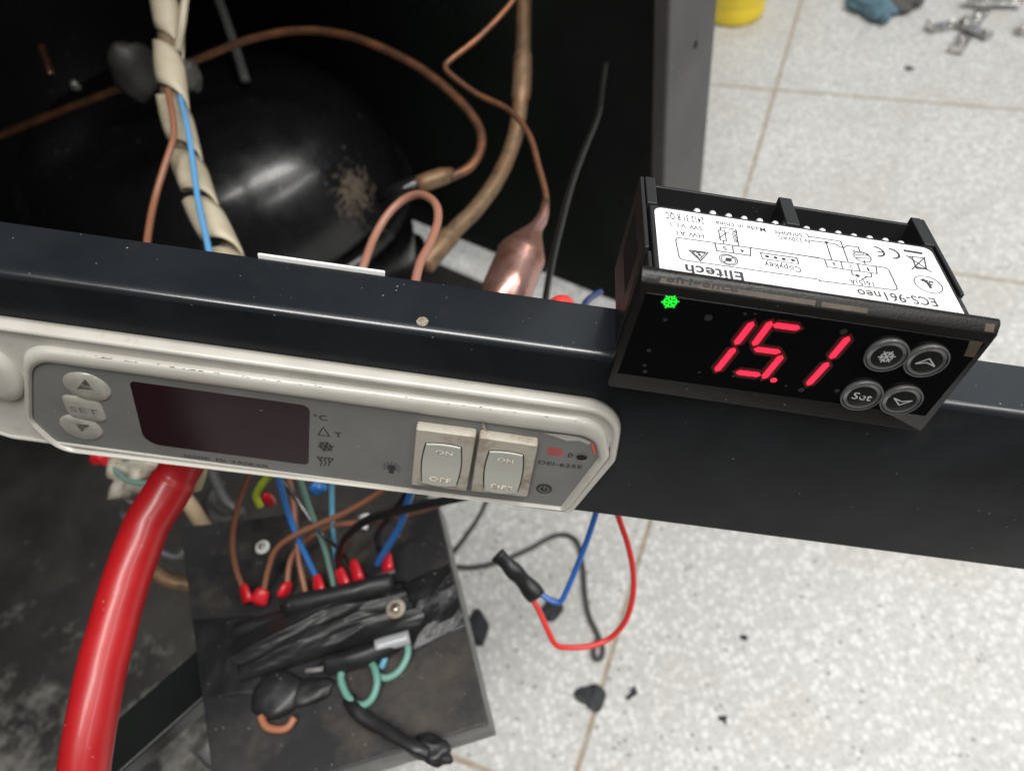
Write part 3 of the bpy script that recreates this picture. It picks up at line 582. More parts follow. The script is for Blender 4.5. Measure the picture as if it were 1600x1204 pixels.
T2('5', za(770, 488), za(735, 484), 1.4); T2('4', za(930, 512), za(890, 508), 1.4); T2('Comp', zc(668, 322), zc(525, 292), 1.1)
# Room text runs sideways
r0 = za(815, 345); r1 = za(838, 450); lf.text('Room', r0, r1, 1.4)
def LL(fn, pts, w_=lw): lf.line([fn(*p) for p in pts], w_)
LL(za, [(665, 455), (345, 410), (322, 418), (320, 440), (348, 575), (365, 600), (400, 610), (1600, 782)])
lf.line([za(1600, 782), zc(230, 566), zc(900, 648), zc(925, 640), zc(920, 620), zc(850, 470), zc(820, 448), zc(720, 434)], lw)
LL(za, [(668, 457), (985, 500), (988, 570), (685, 527), (668, 457)]); LL(za, [(825, 480), (835, 548)]); lf.line([za(985, 500), za(1600, 590)], lw)
LL(za, [(1075, 545), (1398, 590), (1418, 642), (1095, 596), (1075, 545)])
for x, y in ((1135, 575), (1210, 587), (1283, 599), (1365, 609)): lf.disc(za(x, y), .5)
LL(za, [(750, 465), (745, 435)]); LL(za, [(700, 340), (755, 348), (772, 436), (718, 430), (700, 340)]); LL(za, [(705, 415), (775, 360), (795, 363)]); LL(za, [(720, 340), (715, 315), (855, 335), (882, 480)])
lf.line([zc(-30, 322), zc(275, 372), zc(735, 436), zc(745, 502), zc(300, 440), zc(275, 372)], lw); LL(zc, [(420, 393), (440, 460)]); LL(zc, [(570, 413), (592, 480)])
LL(zc, [(135, 170), (420, 212), (485, 393)]); LL(zc, [(140, 205), (290, 225), (340, 375)]); LL(zc, [(290, 225), (380, 240), (415, 265), (450, 270), (475, 252), (578, 265), (588, 300)]); lf.disc(zc(292, 224), .45)
cm = zc(614, 352); lf.ring(cm, 2.0, lw, ry=2.0, n=24); lf.line([cm + V((-1.6, .5)), cm + V((1.5, 1.0))], lw); lf.line([cm + V((-1.6, -.8)), cm + V((1.5, -.2))], lw); LL(zc, [(630, 385), (636, 413)])
LL(zc, [(515, 472), (525, 512), (560, 518)]); LL(zc, [(690, 495), (697, 530), (640, 528)]); LL(zc, [(655, 530), (605, 555)], .3); lf.disc(zc(572, 520), .5)
# warning triangles, circle, bin, check mark
tri = [za(437, 520), za(607, 543), za(540, 618)]; lf.line(tri + [tri[0]], .3); ct = sum(tri, V((0, 0))) / 3; lf.line([ct.lerp(p, .68) for p in tri + [tri[0]]], .22)
lf.line([ct + V((-.5, .6)), ct + V((.3, .1)), ct + V((-.2, -.1)), ct + V((.6, -.7))], .3)
ce = za(790, 605); lf.ring(ce, 2.05, .25, ry=2.0); lf.ring(ce, 1.6, .22, ry=1.55); lf.line([ce + V((-1.1, -1.0)), ce + V((1.1, 1.0))], .28); lf.disc(ce, .75)
lf.poly([zc(980, 285), zc(1150, 312), zc(1148, 330), zc(985, 303)])
LL(zc, [(1055, 350), (1165, 362), (1185, 460), (1095, 455), (1055, 350)], .32); LL(zc, [(1000, 335), (1230, 488)], .3); LL(zc, [(1172, 355), (1055, 465)], .3); LL(zc, [(1030, 350), (1060, 350)], .3); LL(zc, [(1090, 440), (1195, 465)], .5)
ck = zc(1202, 598); lf.ring(ck, 3.15, .24, ry=3.1, n=40); lf.line([ck + V((.2, -1.3 + .2)), ck + V((.1, .3)), ck + V((-.7, 1.7))], .7); lf.line([ck + V((.9, .0)), ck + V((.1, .3))], .4)
T2('Mark', zc(1240, 570), zc(1120, 548), .9, .01)
ce1 = zc(735, 302); lf.ring(ce1, 1.9, .5, -85, 85, 18); lf.line([ce1 + V((1.9, 0)), ce1 + V((.5, 0))], .45)
ce2 = zc(868, 320); lf.ring(ce2, 1.9, .5, -85, 85, 18)
lf.build('printed_diagram', M['ink'], lab)
#@@PART2
# ================================================================ helpers for loose things
def dist(p): return (p - CAM).dot(-cz)
def PD(l): return [P(*a) for a in l]
def wire(name, label, cat, pts, r, m, group=None, k=8, n=10, flat=1.0, rough=0, raw=False):
    c_ = crom(pts, k); o = obj(name, MB().tube(c_, r, n, flat, rough), M[m] if isinstance(m, str) else m, smooth=True, origin=c_[0])
    if label: tag(o, label, cat, group)
    return o
def child(o, root):                                                 # parent a world-space mesh under a root placed at root.location
    o.location = o.location - root.location; o.parent = root; return o
def blob(c_, rx, ry, rz, amp, seed, ang=0, n=28, k=14, fr=1.6):
    mb = MB(); loops = []
    for i in range(k + 1):
        ph = math.pi * (i + .02) / (k + .04); L_ = []
        for j in range(n):
            g = math.tau * j / n; d = V((math.sin(ph) * math.cos(g), math.sin(ph) * math.sin(g), math.cos(ph))); q = 1 + amp * noise.noise(d * fr + V((seed, 0, 0)))
            x, y = d.x * rx * q, d.y * ry * q; L_.append(V(c_) + V((x * math.cos(ang) - y * math.sin(ang), x * math.sin(ang) + y * math.cos(ang), d.z * rz * q)))
        loops.append(L_)
    return mb.loft(loops)
# ================================================================ TERMINAL BOX
ZB = .31
cor = [U(281, 823, ZB), U(681, 776, ZB), U(763, 1129, ZB), U(338, 1262, ZB)]
cen = sum(cor, V((0, 0, 0))) / 4
tbx = thing('terminal_box', 'black dusty flat wiring box with tape wrapped terminals below the beam', 'wiring box', Matrix.Translation(V((cen.x, cen.y, ZB - .02))))
O_ = V((cen.x, cen.y, ZB - .02))
lv = lambda z, k=1.0: [V((cen.x + (p.x - cen.x) * k, cen.y + (p.y - cen.y) * k, z)) for p in cor]
obj('lid', MB().loft([[p - O_ for p in lv(ZB - .0035)], [p - O_ for p in lv(ZB)]]), M['boxm'], tbx, bevel=.0008)
obj('case', MB().loft([[p - O_ for p in lv(ZB - .024, 1.0)], [p - O_ for p in lv(ZB - .0036, 1.0)]]), M['boxside'], tbx, bevel=.0008)
def tpart(name, mb, m, smooth=True):
    mb.v = [v - O_ for v in mb.v]; return obj(name, mb, M[m] if isinstance(m, str) else m, tbx, smooth=smooth)
def UB(l): return [U(x, y, ZB + z) for x, y, z in l]
def drape(name, quad, base, dome, ridge, fr, seed, m='tape', na=90, nb=70, ed=.5, tilt=0):   # creased tape pulled over what lies under it
    TL, TR, BR, BL = [U(x, y, ZB) for x, y in quad]; rows = []
    for i in range(na + 1):
        u = i / na; row = []
        for j in range(nb + 1):
            v = j / nb; v2 = v + .05 * noise.noise(V((u * 3, seed, 0))) * math.sin(math.pi * v); u2 = u + (.035 * noise.noise(V((v * 7, seed, 4))) if i in (0, na) else 0)
            p = TL.lerp(TR, u2).lerp(BL.lerp(BR, u2), v2); dm = (max(0, math.sin(math.pi * v)) ** ed) * (max(0, math.sin(math.pi * min(1, max(0, .06 + u * .88)))) ** .35)
            n1 = noise.noise(V((u * 1.5 + seed, v * fr + u * 1.3, seed))); n2 = noise.noise(V((u * 5 + seed, v * fr * 2.7 + u * 3, seed + 9))); n3 = noise.noise(V((u * 16, v * 22, seed + 3)))
            h = base + dome * dm * (1 + tilt * (v - .5)) + ridge * (1 - 2.2 * abs(n1)) * dm + ridge * .16 * (1 - 2.2 * abs(n2)) * dm + ridge * .05 * n3
            row.append(V((p.x, p.y, ZB + max(.0002, h))))
        rows.append(row)
    tpart(name, MB().loft(rows, False, False, closed=False), m)
drape('tape_wrap', [(368, 975), (628, 908), (668, 978), (378, 1068)], .001, .0075, .0042, 3.0, 3.3)
drape('tape_wrap', [(606, 922), (704, 880), (726, 978), (640, 1022)], .0006, .0016, .0020, 2.8, 7.7)
drape('tape_wrap', [(302, 968), (398, 962), (410, 1082), (322, 1092)], .0004, .0007, .0008, 2.6, 1.7, ed=.3)
for pts, r, fl in (([(440, 948, .008), (500, 936, .010), (560, 922, .011), (615, 910, .009)], .0048, .8), ([(500, 1042, .004), (560, 1028, .007), (618, 1005, .007)], .0045, .7)):
    c_ = crom(UB(pts), 10); rr = [r * (1 + .06 * math.sin(i * .3)) for i in range(len(c_))]; rr[0] *= .4; rr[-1] *= .7; rr[1] *= .7
    tpart('tape_bundle', MB().tube(c_, rr, 24, fl, .08), 'tape')
tpart('tape_lump', blob(U(432, 1085, ZB + .002), .0115, .0105, .0045, .16, 4.2), 'tape')
tpart('tape_lump', blob(U(482, 1080, ZB + .001), .012, .006, .003, .25, 9.2), 'tape')
tpart('copper_wire_end', MB().tube(crom(UB([(407, 1118, .003), (416, 1134, .003), (434, 1139, .003), (450, 1135, .003), (460, 1120, .003)]), 6), .0017, 10), mat('orange_insulation', (.33, .13, .065), .5))
for x, y, r, m in ((411, 855, .0038, 'white'), (619, 951, .0046, 'ivory2')):
    c_ = U(x, y, ZB + (.0005 if x < 500 else .009)); w1 = tpart('washer', MB().lathe([(r * .4, 0), (r, 0), (r, .001), (r * .8, .0016), (r * .45, .0014)], Matrix.Translation(c_), 24), m)
    mb = MB().lathe([(r * .55, 0), (r * .5, .0018), (r * .3, .0026), (.0001, .0026)], Matrix.Translation(c_), 16); mb.v = [v - O_ for v in mb.v]; obj('screw_head', mb, M['bolt'], w1, smooth=True)
for (x0, y0), (x1, y1), r in (((533, 917), (567, 905), .0011), ((583, 903), (617, 891), .0011)): tpart('metal_clip', MB().tube(UB([(x0, y0, .003), ((x0 + x1) / 2, (y0 + y1) / 2, .0035), (x1, y1, .003)]), r, 8), 'boxside')
tpart('clear_tube', MB().tube(crom(UB([(588, 1010, .008), (610, 1003, .008), (640, 995, .008)]), 5), .0033, 12), mat('grey_clear_tube', (.36, .37, .38), .3, coat=.4))
tpart('shiny_tab', MB().tube(UB([(478, 1047, .009), (492, 1046, .009), (505, 1044, .009)]), .0012, 8), 'greyp')
tpart('cable_tie_end', MB().tube(UB([(562, 811, .008), (569, 807, .009), (576, 806, .008)]), .0017, 8), 'white')
tpart('cable_tie_end', MB().tube(UB([(560, 823, .003), (567, 822, .003), (574, 824, .003)]), .0014, 8), 'white')
tpart('green_jumper', MB().tube(crom(UB([(535, 1040, .004), (533, 1062, .004), (544, 1088, .004), (562, 1101, .004), (580, 1092, .005), (589, 1068, .006), (586, 1045, .006), (577, 1030, .004)]), 8), .0017, 10), mat('green_insulation', (.13, .30, .25), .42))
tpart('green_jumper', MB().tube(crom(UB([(588, 1056, .003), (606, 1058, .003), (624, 1047, .004), (636, 1026, .005), (638, 1008, .005)]), 8), .0016, 10), mat('green_insulation_pale', (.16, .34, .29), .42))
tpart('blue_jumper', MB().tube(crom(UB([(599, 1018, .004), (601, 1030, .003), (595, 1043, .002)]), 6), .0016, 10), 'lblue')
# black taped lead that hangs over the box edge
wire('taped_lead', 'black tape wrapped lead drooping over the lower edge of the wiring box', 'wire', UB([(545, 1092, .002), (556, 1108, .004), (575, 1124, .004), (612, 1146, .005), (648, 1168, .006), (668, 1176, .004)]), .0030, 'tape', rough=.3)
tag(obj('tape_wad', blob(U(676, 1170, ZB + .003), .0085, .0055, .0035, .4, 2.2, -.5, fr=2.0), M['tape'], smooth=True, origin=U(672, 1168, ZB)), 'crumpled black tape wad at the end of the drooping lead', 'tape')
# ---- wires into the terminals
def tw_(label, m, pts, fer=None, r=.0014, name='wire'):
    o = wire(name, label, 'wire', [U(x, y, z) for x, y, z in pts], r, m, 'wires running into the terminal box')
    for f_ in (fer or []):
        a_, b_ = U(*f_[0]), U(*f_[1]); d = b_ - a_; mb = MB().tube([a_, a_ + d * .15, a_ + d * .7, b_], [.0024, .0034, .0042, .0043], 14, .55)
        child(obj('ferrule', mb, M['ferrule'], smooth=True, origin=a_), o)
    return o
Z0 = ZB
tw_('leftmost brown wire dropping straight to the first red ferrule', 'bwire', [(405, 690, .40), (388, 745, .375), (372, 790, .36), (363, 840, .345), (368, 885, .33), (382, 925, Z0 + .006)], [((379, 912, Z0 + .010), (388, 940, Z0 + .006))])
tw_('brown wire sweeping from upper right down to the second red ferrule', 'bwire', [(640, 740, .38), (595, 768, .365), (540, 800, .355), (470, 831, .345), (433, 856, .335), (419, 890, .325), (411, 928, Z0 + .006)], [((412, 920, Z0 + .009), (403, 941, Z0 + .005))])
tw_('brown wire passing under the black cable and the white tie', 'bwire', [(760, 755, .36), (700, 782, .35), (640, 803, .342), (580, 814, .336), (520, 821, .332), (480, 842, .328), (455, 872, .322), (448, 918, Z0 + .005)], [((450, 910, Z0 + .008), (443, 928, Z0 + .004))])
tw_('brown wire hidden behind the blue wire, ending at the tape', 'bwire', [(448, 735, .35), (457, 775, .34), (463, 830, .33), (468, 880, .322), (480, 935, Z0 + .003)])
tw_('bright blue wire ending in a red ferrule at the middle', 'blue', [(420, 700, .40), (436, 750, .375), (452, 805, .35), (470, 850, .335), (496, 905, Z0 + .006)], [((494, 898, Z0 + .009), (501, 927, Z0 + .006))])
tw_('grey green wire between the two blue wires', 'green2', [(455, 710, .385), (468, 748, .37), (486, 800, .35), (508, 858, .33), (524, 925, Z0 + .004)])
tw_('pale teal blue wire dropping vertically behind the brown wires', 'lblue', [(519, 725, .36), (518, 765, .345), (520, 830, .33), (526, 898, Z0 + .004)])
tw_('thick black printed cable curving down to twin red ferrules', 'black', [(830, 745, .39), (760, 768, .38), (690, 783, .375), (620, 799, .368), (572, 813, .358), (540, 840, .345), (528, 870, .33), (531, 895, Z0 + .008)], [((528, 886, Z0 + .012), (541, 918, Z0 + .008))], r=.0019)
tw_('thin black wire crossing diagonally to the right hand twin ferrule', 'black', [(430, 735, .36), (460, 775, .35), (500, 830, .34), (530, 858, .33), (552, 888, Z0 + .008)], [((551, 874, Z0 + .012), (562, 909, Z0 + .008))], r=.0011)
tw_('black wire with a kink next to the right hand blue wire', 'black', [(655, 735, .385), (633, 775, .37), (612, 803, .36), (592, 828, .345), (590, 850, .335), (600, 870, Z0 + .008)], [((604, 862, Z0 + .011), (606, 892, Z0 + .008))], r=.0016)
tw_('bright blue wire at the right ending near the single ferrule', 'blue', [(660, 730, .39), (640, 775, .372), (625, 820, .35), (605, 855, .333), (589, 882, Z0 + .008)], r=.0017)
# ---- rail under the box
a, b = U(40, 1290, .286), U(440, 940, .286)
rl_ = obj('support_rail', bar('r', a, b, .024, .012, None), M['cab'], origin=a, bevel=.0015); tag(rl_, 'glossy black metal rail running under the left side of the wiring box', 'metal rail')
# ---- things behind the hose
wire('tan_tube', 'short tan tube between the red hose and the wiring box', 'tube', [U(255, 715, .33), U(282, 768, .32), U(302, 796, .312), (U(330, 840, .29))], .0042, 'oldcopper' if False else mat('tan_rubber', (.36, .27, .17), .6))
wire('copper_pipe', 'dull brown copper pipe curving behind the hose into the box shadow', 'pipe', [U(200, 850, .27), U(235, 885, .27), U(262, 905, .268), U(300, 912, .265), U(350, 915, .262)], .0042, 'oldcopper')
cn = U(232, 728, .34)
con = thing('wire_connector', 'dirty white connector lump with wires left of the red hose top', 'connector', Matrix.Translation(cn))
obj('connector_body', blob(V((0, 0, 0)), .018, .012, .012, .6, 5.5, .5, fr=2.2), M['ivory2'], con, smooth=True)
obj('red_plug', blob(U(163, 712, .345) - cn, .008, .005, .005, .3, 2.5), M['ferrule'], con, smooth=True)
obj('blue_plug', blob(U(206, 706, .355) - cn, .006, .004, .004, .2, 1.5), M['lblue'], con, smooth=True)
obj('pale_wire', MB().tube(crom([p - cn for p in (U(183, 735, .34), U(186, 762, .335), U(200, 780, .33), U(222, 788, .33), U(250, 782, .33))], 8), .0012, 8), M['greyp'], con, smooth=True)
obj('teal_wire', MB().tube(crom([p - cn for p in (U(176, 728, .35), U(195, 748, .352), U(225, 755, .352), U(258, 748, .35))], 8), .0014, 8), M['green2'], con, smooth=True)
wire('earth_wire', 'yellow and green striped wire hooking down beside the brown wire', 'wire', [U(455, 722, .36), U(425, 740, .35), U(408, 758, .345), (U(400, 775, .34)), U(407, 792, .335)], .0019, 'yellowgreen')
tag(obj('small_plug', blob(U(418, 780, .33), .0035, .003, .006, .1, 3), M['ferrule'], smooth=True, origin=U(418, 780, .33)), 'small red wire cap inside the yellow green hook', 'wire cap')
tag(obj('small_plug', blob(U(496, 762, .335), .0045, .003, .004, .3, 6), M['blue'], smooth=True, origin=U(496, 762, .335)), 'small blue plug just under the old controller edge', 'wire cap')
wire('coiled_cable', 'dark cable loop in the shadow behind the yellow green wire', 'cable', [U(330, 735, .32), U(352, 780, .315), U(375, 800, .31), U(350, 812, .305), U(325, 790, .30), U(345, 750, .30)], .003, 'greyw')
wire('coiled_cable', 'grey brown cable looping low left of the wiring box', 'cable', [U(190, 800, .20), U(235, 850, .19), U(275, 870, .18), U(300, 850, .18), U(330, 860, .18)], .0035, 'greyw')
# ---- RED HOSE
hp = [(300, 690, .285), (283, 728, .288), (259, 772, .287), (232, 815, .284), (213, 862, .280), (193, 920, .276), (176, 980, .272), (160, 1040, .268), (148, 1100, .264), (137, 1160, .261), (128, 1230, .259), (122, 1310, .258)]
hpts = PD(hp) + [V((P(118, 1380, .262).x - .005, P(118, 1380, .262).y + .01, .2)), V((-.24, .06, .1)), V((-.26, .07, .009)), V((-.36, .05, .008))]
hc = crom(hpts, 10); hr = [.0088] * len(hc)
for i in range(len(hr)): hr[i] = .0085 if i > 14 else .0078 + .0009 * (1 - i / 14) * 1.2
hs_ = obj('red_hose', MB().tube(hc, hr, 32, 1, .008), M['hose'], smooth=True, origin=hc[0]); tag(hs_, 'thick glossy red rubber hose bending down from behind the faceplate', 'hose')
wire('brass_fitting', 'tan fitting end peeking out beside the top of the red hose', 'fitting', PD([(296, 700, .300), (308, 728, .299), (300, 760, .302)]), .0042, mat('cream_plastic', (.45, .38, .24), .5))
# ================================================================ INSIDE THE CABINET
wp = crom(PD([(244, -60, .44), (258, 0, .435), (264, 60, .43), (266, 120, .42), (275, 180, .41), (290, 240, .40), (308, 300, .385), (330, 352, .37), (352, 395, .36), (372, 440, .35)]), 14)
def frames(c_):
    out = []; t0 = (c_[1] - c_[0]).normalized(); a = t0.orthogonal().normalized()
    for i, p in enumerate(c_):
        t = (c_[min(i + 1, len(c_) - 1)] - c_[max(i - 1, 0)]).normalized(); a = (a - t * a.dot(t)).normalized(); out.append((p, a, t.cross(a), t))
    return out
fr_ = frames(wp); L_ = [0]
for p, q in zip(wp[:-1], wp[1:]): L_.append(L_[-1] + (q - p).length)
def atl(s_):
    s_ = max(0, min(L_[-1] - 1e-6, s_))
    for i in range(len(L_) - 1):
        if L_[i + 1] >= s_:
            f_ = (s_ - L_[i]) / (L_[i + 1] - L_[i]); A_, B_ = fr_[i], fr_[i + 1]; return A_[0].lerp(B_[0], f_), A_[1].lerp(B_[1], f_), A_[2].lerp(B_[2], f_)
hel = MB(); pitch = .040; wid = .031; rows = []; nt = int((L_[-1]) / pitch * 30)
for i in range(nt):
    th_ = i * math.tau / 30; s0 = i * pitch / 30
    p0_, a0_, b0_ = atl(s0 + .0); row = []
    for j in range(6):
        sj = s0 + wid * j / 5; p1_, a1_, b1_ = atl(sj); rr = .0075 + .0011 * (1 - j / 5) + .0004 * math.sin(j / 5 * math.pi)
        row.append(p1_ + (a1_ * math.cos(-th_ + 1.2) + b1_ * math.sin(-th_ + 1.2)) * rr)
    rows.append(row)
hel.loft(rows, False, False, closed=False)
sw_ = obj('spiral_wrap', hel, M['wrap'], smooth=True, origin=wp[0]); sw_.modifiers.new('s', 'SOLIDIFY').thickness = .0009
tag(sw_, 'beige spiral cable wrap running down over the compressor', 'cable wrap')
wire('cable_bundle', 'brown sheathed cable bundle emerging at the top of the spiral wrap', 'cable', PD([(244, -60, .441), (258, 0, .435), (264, 60, .43), (266, 120, .422), (275, 180, .412), (290, 240, .402)]), .0064, 'sheath')
wire('cable', 'thin pale cable entering the top of the spiral wrap', 'cable', PD([(296, -40, .42), (289, 0, .42), (284, 40, .42), (277, 80, .425)]), .0022, 'wrap')
wire('brown_wire', 'brown wire leaving the spiral wrap and dropping behind the beam', 'wire', PD([(262, 140, .400), (269, 175, .388), (271, 215, .380), (257, 260, .375), (241, 315, .37), (231, 370, .352), (226, 430, .33)]), .0017, 'bwire')
wire('blue_wire', 'light blue wire lying along the front of the spiral wrap', 'wire', PD([(281, 150, .402), (292, 195, .386), (301, 250, .376), (309, 310, .362), (322, 370, .346), (334, 430, .33)]), .0015, mat('sky_insulation', (.11, .32, .58), .4))
wire('copper_pipe', 'thin copper pipe arching across behind the wrap to the joint', 'pipe', PD([(-60, 232, .60), (0, 212, .60), (100, 172, .585), (220, 127, .57), (300, 97, .56), (390, 62, .555), (470, 48, .55), (550, 58, .54), (640, 97, .52), (705, 145, .505), (745, 192, .495), (752, 228, .487), (735, 260, .48), (702, 278, .475)]), .0030, 'copper')
jn = obj('copper_joint', MB().tube(PD([(708, 272, .477), (690, 276, .475), (670, 283, .472), (652, 289, .47)]), [.0042, .0056, .0058, .0052], 18), M['oldcopper'], smooth=True, origin=P(690, 276, .475)); tag(jn, 'short brazed copper joint at the right side of the compressor', 'pipe joint')
child(obj('black_stub', MB().tube(PD([(656, 288, .471), (630, 296, .475), (596, 310, .482)]), [.0056, .006, .0062], 16), M['comp'], smooth=True, origin=P(656, 288, .471)), jn)
wire('suction_pipe', 'thick tarnished copper pipe coming down from above and bending left', 'pipe', PD([(818, -60, .50), (819, 0, .50), (817, 80, .495), (814, 150, .49), (804, 215, .482), (780, 275, .47), (745, 325, .458), (712, 358, .448), (688, 385, .44), (666, 412, .434)]), [.0051] * 9 * 8 + [.0051], 'oldcopper', n=20, rough=.1) if False else None
sp_ = crom(PD([(818, -60, .50), (819, 0, .50), (817, 80, .495), (814, 150, .49), (804, 215, .482), (780, 275, .47), (745, 325, .458), (712, 358, .448), (688, 385, .44), (662, 415, .434)]), 8)
sr = [.0050 + (.0013 if i in range(17, 25) or i > 58 else 0) for i in range(len(sp_))]
tag(obj('suction_pipe', MB().tube(sp_, sr, 20, 1, .06), M['oldcopper'], smooth=True, origin=sp_[0]), 'thick tarnished copper pipe coming down from above and bending left', 'pipe')
wire('capillary_tube', 'thin kinked capillary tube leading down into the copper drier', 'tube', PD([(830, -50, .45), (800, 3, .45), (752, 55, .445), (706, 92, .44), (696, 104, .438), (706, 118, .436), (745, 147, .43), (795, 172, .42), (826, 210, .41), (842, 262, .40), (853, 308, .392), (849, 345, .385)]), .0017, 'copper')
dr = PD([(853, 312, .384), (850, 332, .382), (845, 345, .380), (838, 355, .378), (832, 364, .376), (825, 378, .374), (818, 392, .372), (814, 401, .370), (813, 404, .3695), (797, 442, .362), (775, 500, .352)])
tag(obj('filter_drier', MB().tube(dr, [.0019, .0026, .0033, .0036, .0052, .0084, .0112, .0124, .0122, .0123, .0122], 32), M['drier'], smooth=True, origin=dr[4]), 'pinkish copper filter drier standing just behind the beam', 'filter drier')
wire('copper_pipe', 'orange copper tube touching the lower left of the drier', 'pipe', PD([(800, 415, .385), (785, 440, .38), (772, 462, .376), (755, 500, .37)]), .0045, 'copper')
wire('black_wire', 'glossy black twin wire hanging right of the drier', 'wire', PD([(946, 100, .47), (941, 135, .465), (934, 180, .455), (912, 235, .44), (892, 290, .425), (876, 350, .41), (862, 410, .395), (852, 470, .38), (848, 520, .37)]), .0024, 'black', flat=.6)
wire('brown_wire', 'brown wire loop standing up in front of the compressor', 'wire', PD([(548, 470, .31), (568, 415, .315), (584, 372, .325), (606, 335, .33), (632, 311, .33), (658, 304, .325), (680, 318, .315), (684, 345, .308), (672, 380, .298), (656, 412, .288), (647, 450, .28)]), .0018, mat('pinkish_brown_insulation', (.33, .15, .1), .42, coat=.15))
# white plate behind the beam
qa, qb = on(MBM, 400, 398, 1, 1.2), on(MBM, 600, 426, 1, 1.2)
pl_ = MB().box((qa.x, -30, -19.9), (qb.x, .75, -19.1)); pl_.v = [MBM @ (v * .001) for v in pl_.v]
tag(obj('white_plate', pl_, mat('white_sheet', (.85, .84, .8), .45), origin=MBM @ V((qa.x * .001, 0, -.0195)), bevel=.0002), 'thin white plate edge standing just behind the beam top edge', 'plate')
tag(obj('red_connector', blob(P(876, 481, .26), .0052, .0045, .0042, .12, 1.1), mat('bright_red_plastic', (.8, .05, .04), .4), smooth=True, origin=P(876, 474, .26)), 'small red connector peeking over the beam right of the drier', 'connector')
wire('blue_wire', 'short dark blue wire peeking over the beam beside the controller', 'wire', PD([(905, 510, .28), (912, 480, .285), (922, 466, .30), (938, 456, .31)]), .0014, mat('navy_insulation', (.02, .04, .14), .4))
wire('strap', 'dim grey vertical strap behind the arching copper pipe', 'strap', PD([(325, -40, .62), (345, 10, .62), (366, 70, .62), (384, 128, .61)]), .004, mat('dim_grey_strap', (.10, .105, .10), .6))
tag(obj('relay_cover', blob(P(212, 110, .50), .016, .010, .020, .18, 8.8, .6), mat('dull_grey_plastic', (.03, .029, .027), .5), smooth=True, origin=P(212, 110, .5)), 'dull grey relay cover tucked behind the spiral wrap', 'relay cover')
tag(obj('relay_cover', blob(P(292, 118, .52), .009, .008, .012, .3, 3.8, .6), mat('dim_grey_plastic', (.09, .088, .08), .5), smooth=True, origin=P(292, 118, .52)), 'small dim grey cap right of the spiral wrap', 'relay cover')
wire('copper_stub', 'short pink copper stub standing in the upper left dark corner', 'pipe', PD([(64, 72, .62), (70, 90, .62), (80, 118, .62)]), .0034, 'drier')
tag(obj('bolt', blob(P(118, 134, .6), .004, .004, .005, .3, 7), M['bolt'], smooth=True, origin=P(118, 134, .6)), 'small pale bolt head left of the spiral wrap', 'bolt')
# ================================================================ HANGING WIRES AND THE FLOOR
tp0 = P(835, 925, .325); pair = thing('taped_wire_pair', 'red and blue wires looped together under the beam with a black taped tip', 'wires', Matrix.Translation(tp0))
def ploc(l): return [p - tp0 for p in PD(l)]
obj('red_lead', MB().tube(crom(ploc([(955, 770, .30), (968, 812, .305), (981, 850, .31), (989, 890, .315), (989, 930, .32), (978, 968, .325), (955, 995, .33), (925, 1008, .33), (890, 1011, .328), (869, 1007, .326), (856, 984, .325), (843, 955, .325), (826, 925, .325)]), 8), .00125, 12), mat('bright_red_insulation', (.70, .035, .03), .35, coat=.25), pair, smooth=True)
obj('blue_lead', MB().tube(crom(ploc([(940, 770, .30), (928, 812, .305), (915, 850, .31), (898, 893, .316), (884, 925, .32), (876, 939, .322), (862, 938, .323), (846, 928, .324), (830, 915, .325)]), 8), .00125, 12), mat('vivid_blue_insulation', (.03, .14, .50), .35, coat=.25), pair, smooth=True)
tpc = crom(ploc([(839, 932, .325), (822, 912, .325), (806, 895, .324), (792, 880, .324), (777, 866, .324)]), 5)
obj('tape_wrap', MB().tube(tpc, [.0048 - .00005 * i + .0004 * math.sin(i * .7) for i in range(21)], 20, .7, .06), mat('matte_black_tape', (.02, .02, .021), .4, bump=.0002, bscale=400), pair, smooth=True)
def fU(l, z=.003): return [U(x, y, z) for x, y in l]
wire('floor_cable', 'dark grey cable with a small end loop lying on the floor under the beam', 'cable', fU([(640, 905), (690, 884), (735, 886), (780, 877), (825, 858), (862, 838), (885, 835), (903, 848), (911, 885), (914, 925), (920, 960), (931, 985), (941, 1008), (940, 1026), (930, 1028), (928, 1012), (936, 996)]), .0022, 'greyw')
wire('black_wire', 'black wire curving from the box corner up behind the beam', 'wire', [U(700, 872, .012), U(722, 845, .03), U(745, 812, .06), U(760, 782, .09), U(772, 740, .12)], .0022, 'black')
def scrap(cx_, cy_, r, seed, label, z=.002, h=.0022, el=1.0, ang=0, sp=.6):
    c_ = U(cx_, cy_, 0); n = 22; top, bot = [], []
    for k in range(n):
        g = math.tau * k / n; q = r * (1 + sp * noise.noise(V((math.cos(g) * .9 + seed, math.sin(g) * .9, seed))) * 1.5 + .08 * noise.noise(V((k * .9, seed, 0)))); x, y = q * math.cos(g), q * el * math.sin(g)
        x, y = x * math.cos(ang) - y * math.sin(ang), x * math.sin(ang) + y * math.cos(ang)
        top.append(V((x, y, h * (1 + .6 * noise.noise(V((k * .7, 1, seed))))))); bot.append(V((x, y, .0005)))
    mb = MB().loft([bot, top], True, False); mb.add([V((0, 0, h * 1.4))] + top, [(0, i + 1, (i + 1) % n + 1) for i in range(n)])
    tag(obj('tape_scrap', mb, M['scrap'], smooth=False, origin=None), label, 'tape scrap', 'black tape scraps on the floor').location = c_
scrap(866, 950, .013, 1.3, 'black tape scrap on the floor directly under the blue wire bend', el=.7)
scrap(742, 985, .013, 5.1, 'black tape scrap poking out beside the right edge of the wiring box', el=1.2)
scrap(925, 1093, .0115, 2.1, 'largest black tape scrap beside the tan floor joint', el=.8)
scrap(986, 1085, .0075, 3.3, 'small thin black tape scrap right of the floor joint', el=.45, ang=.6)
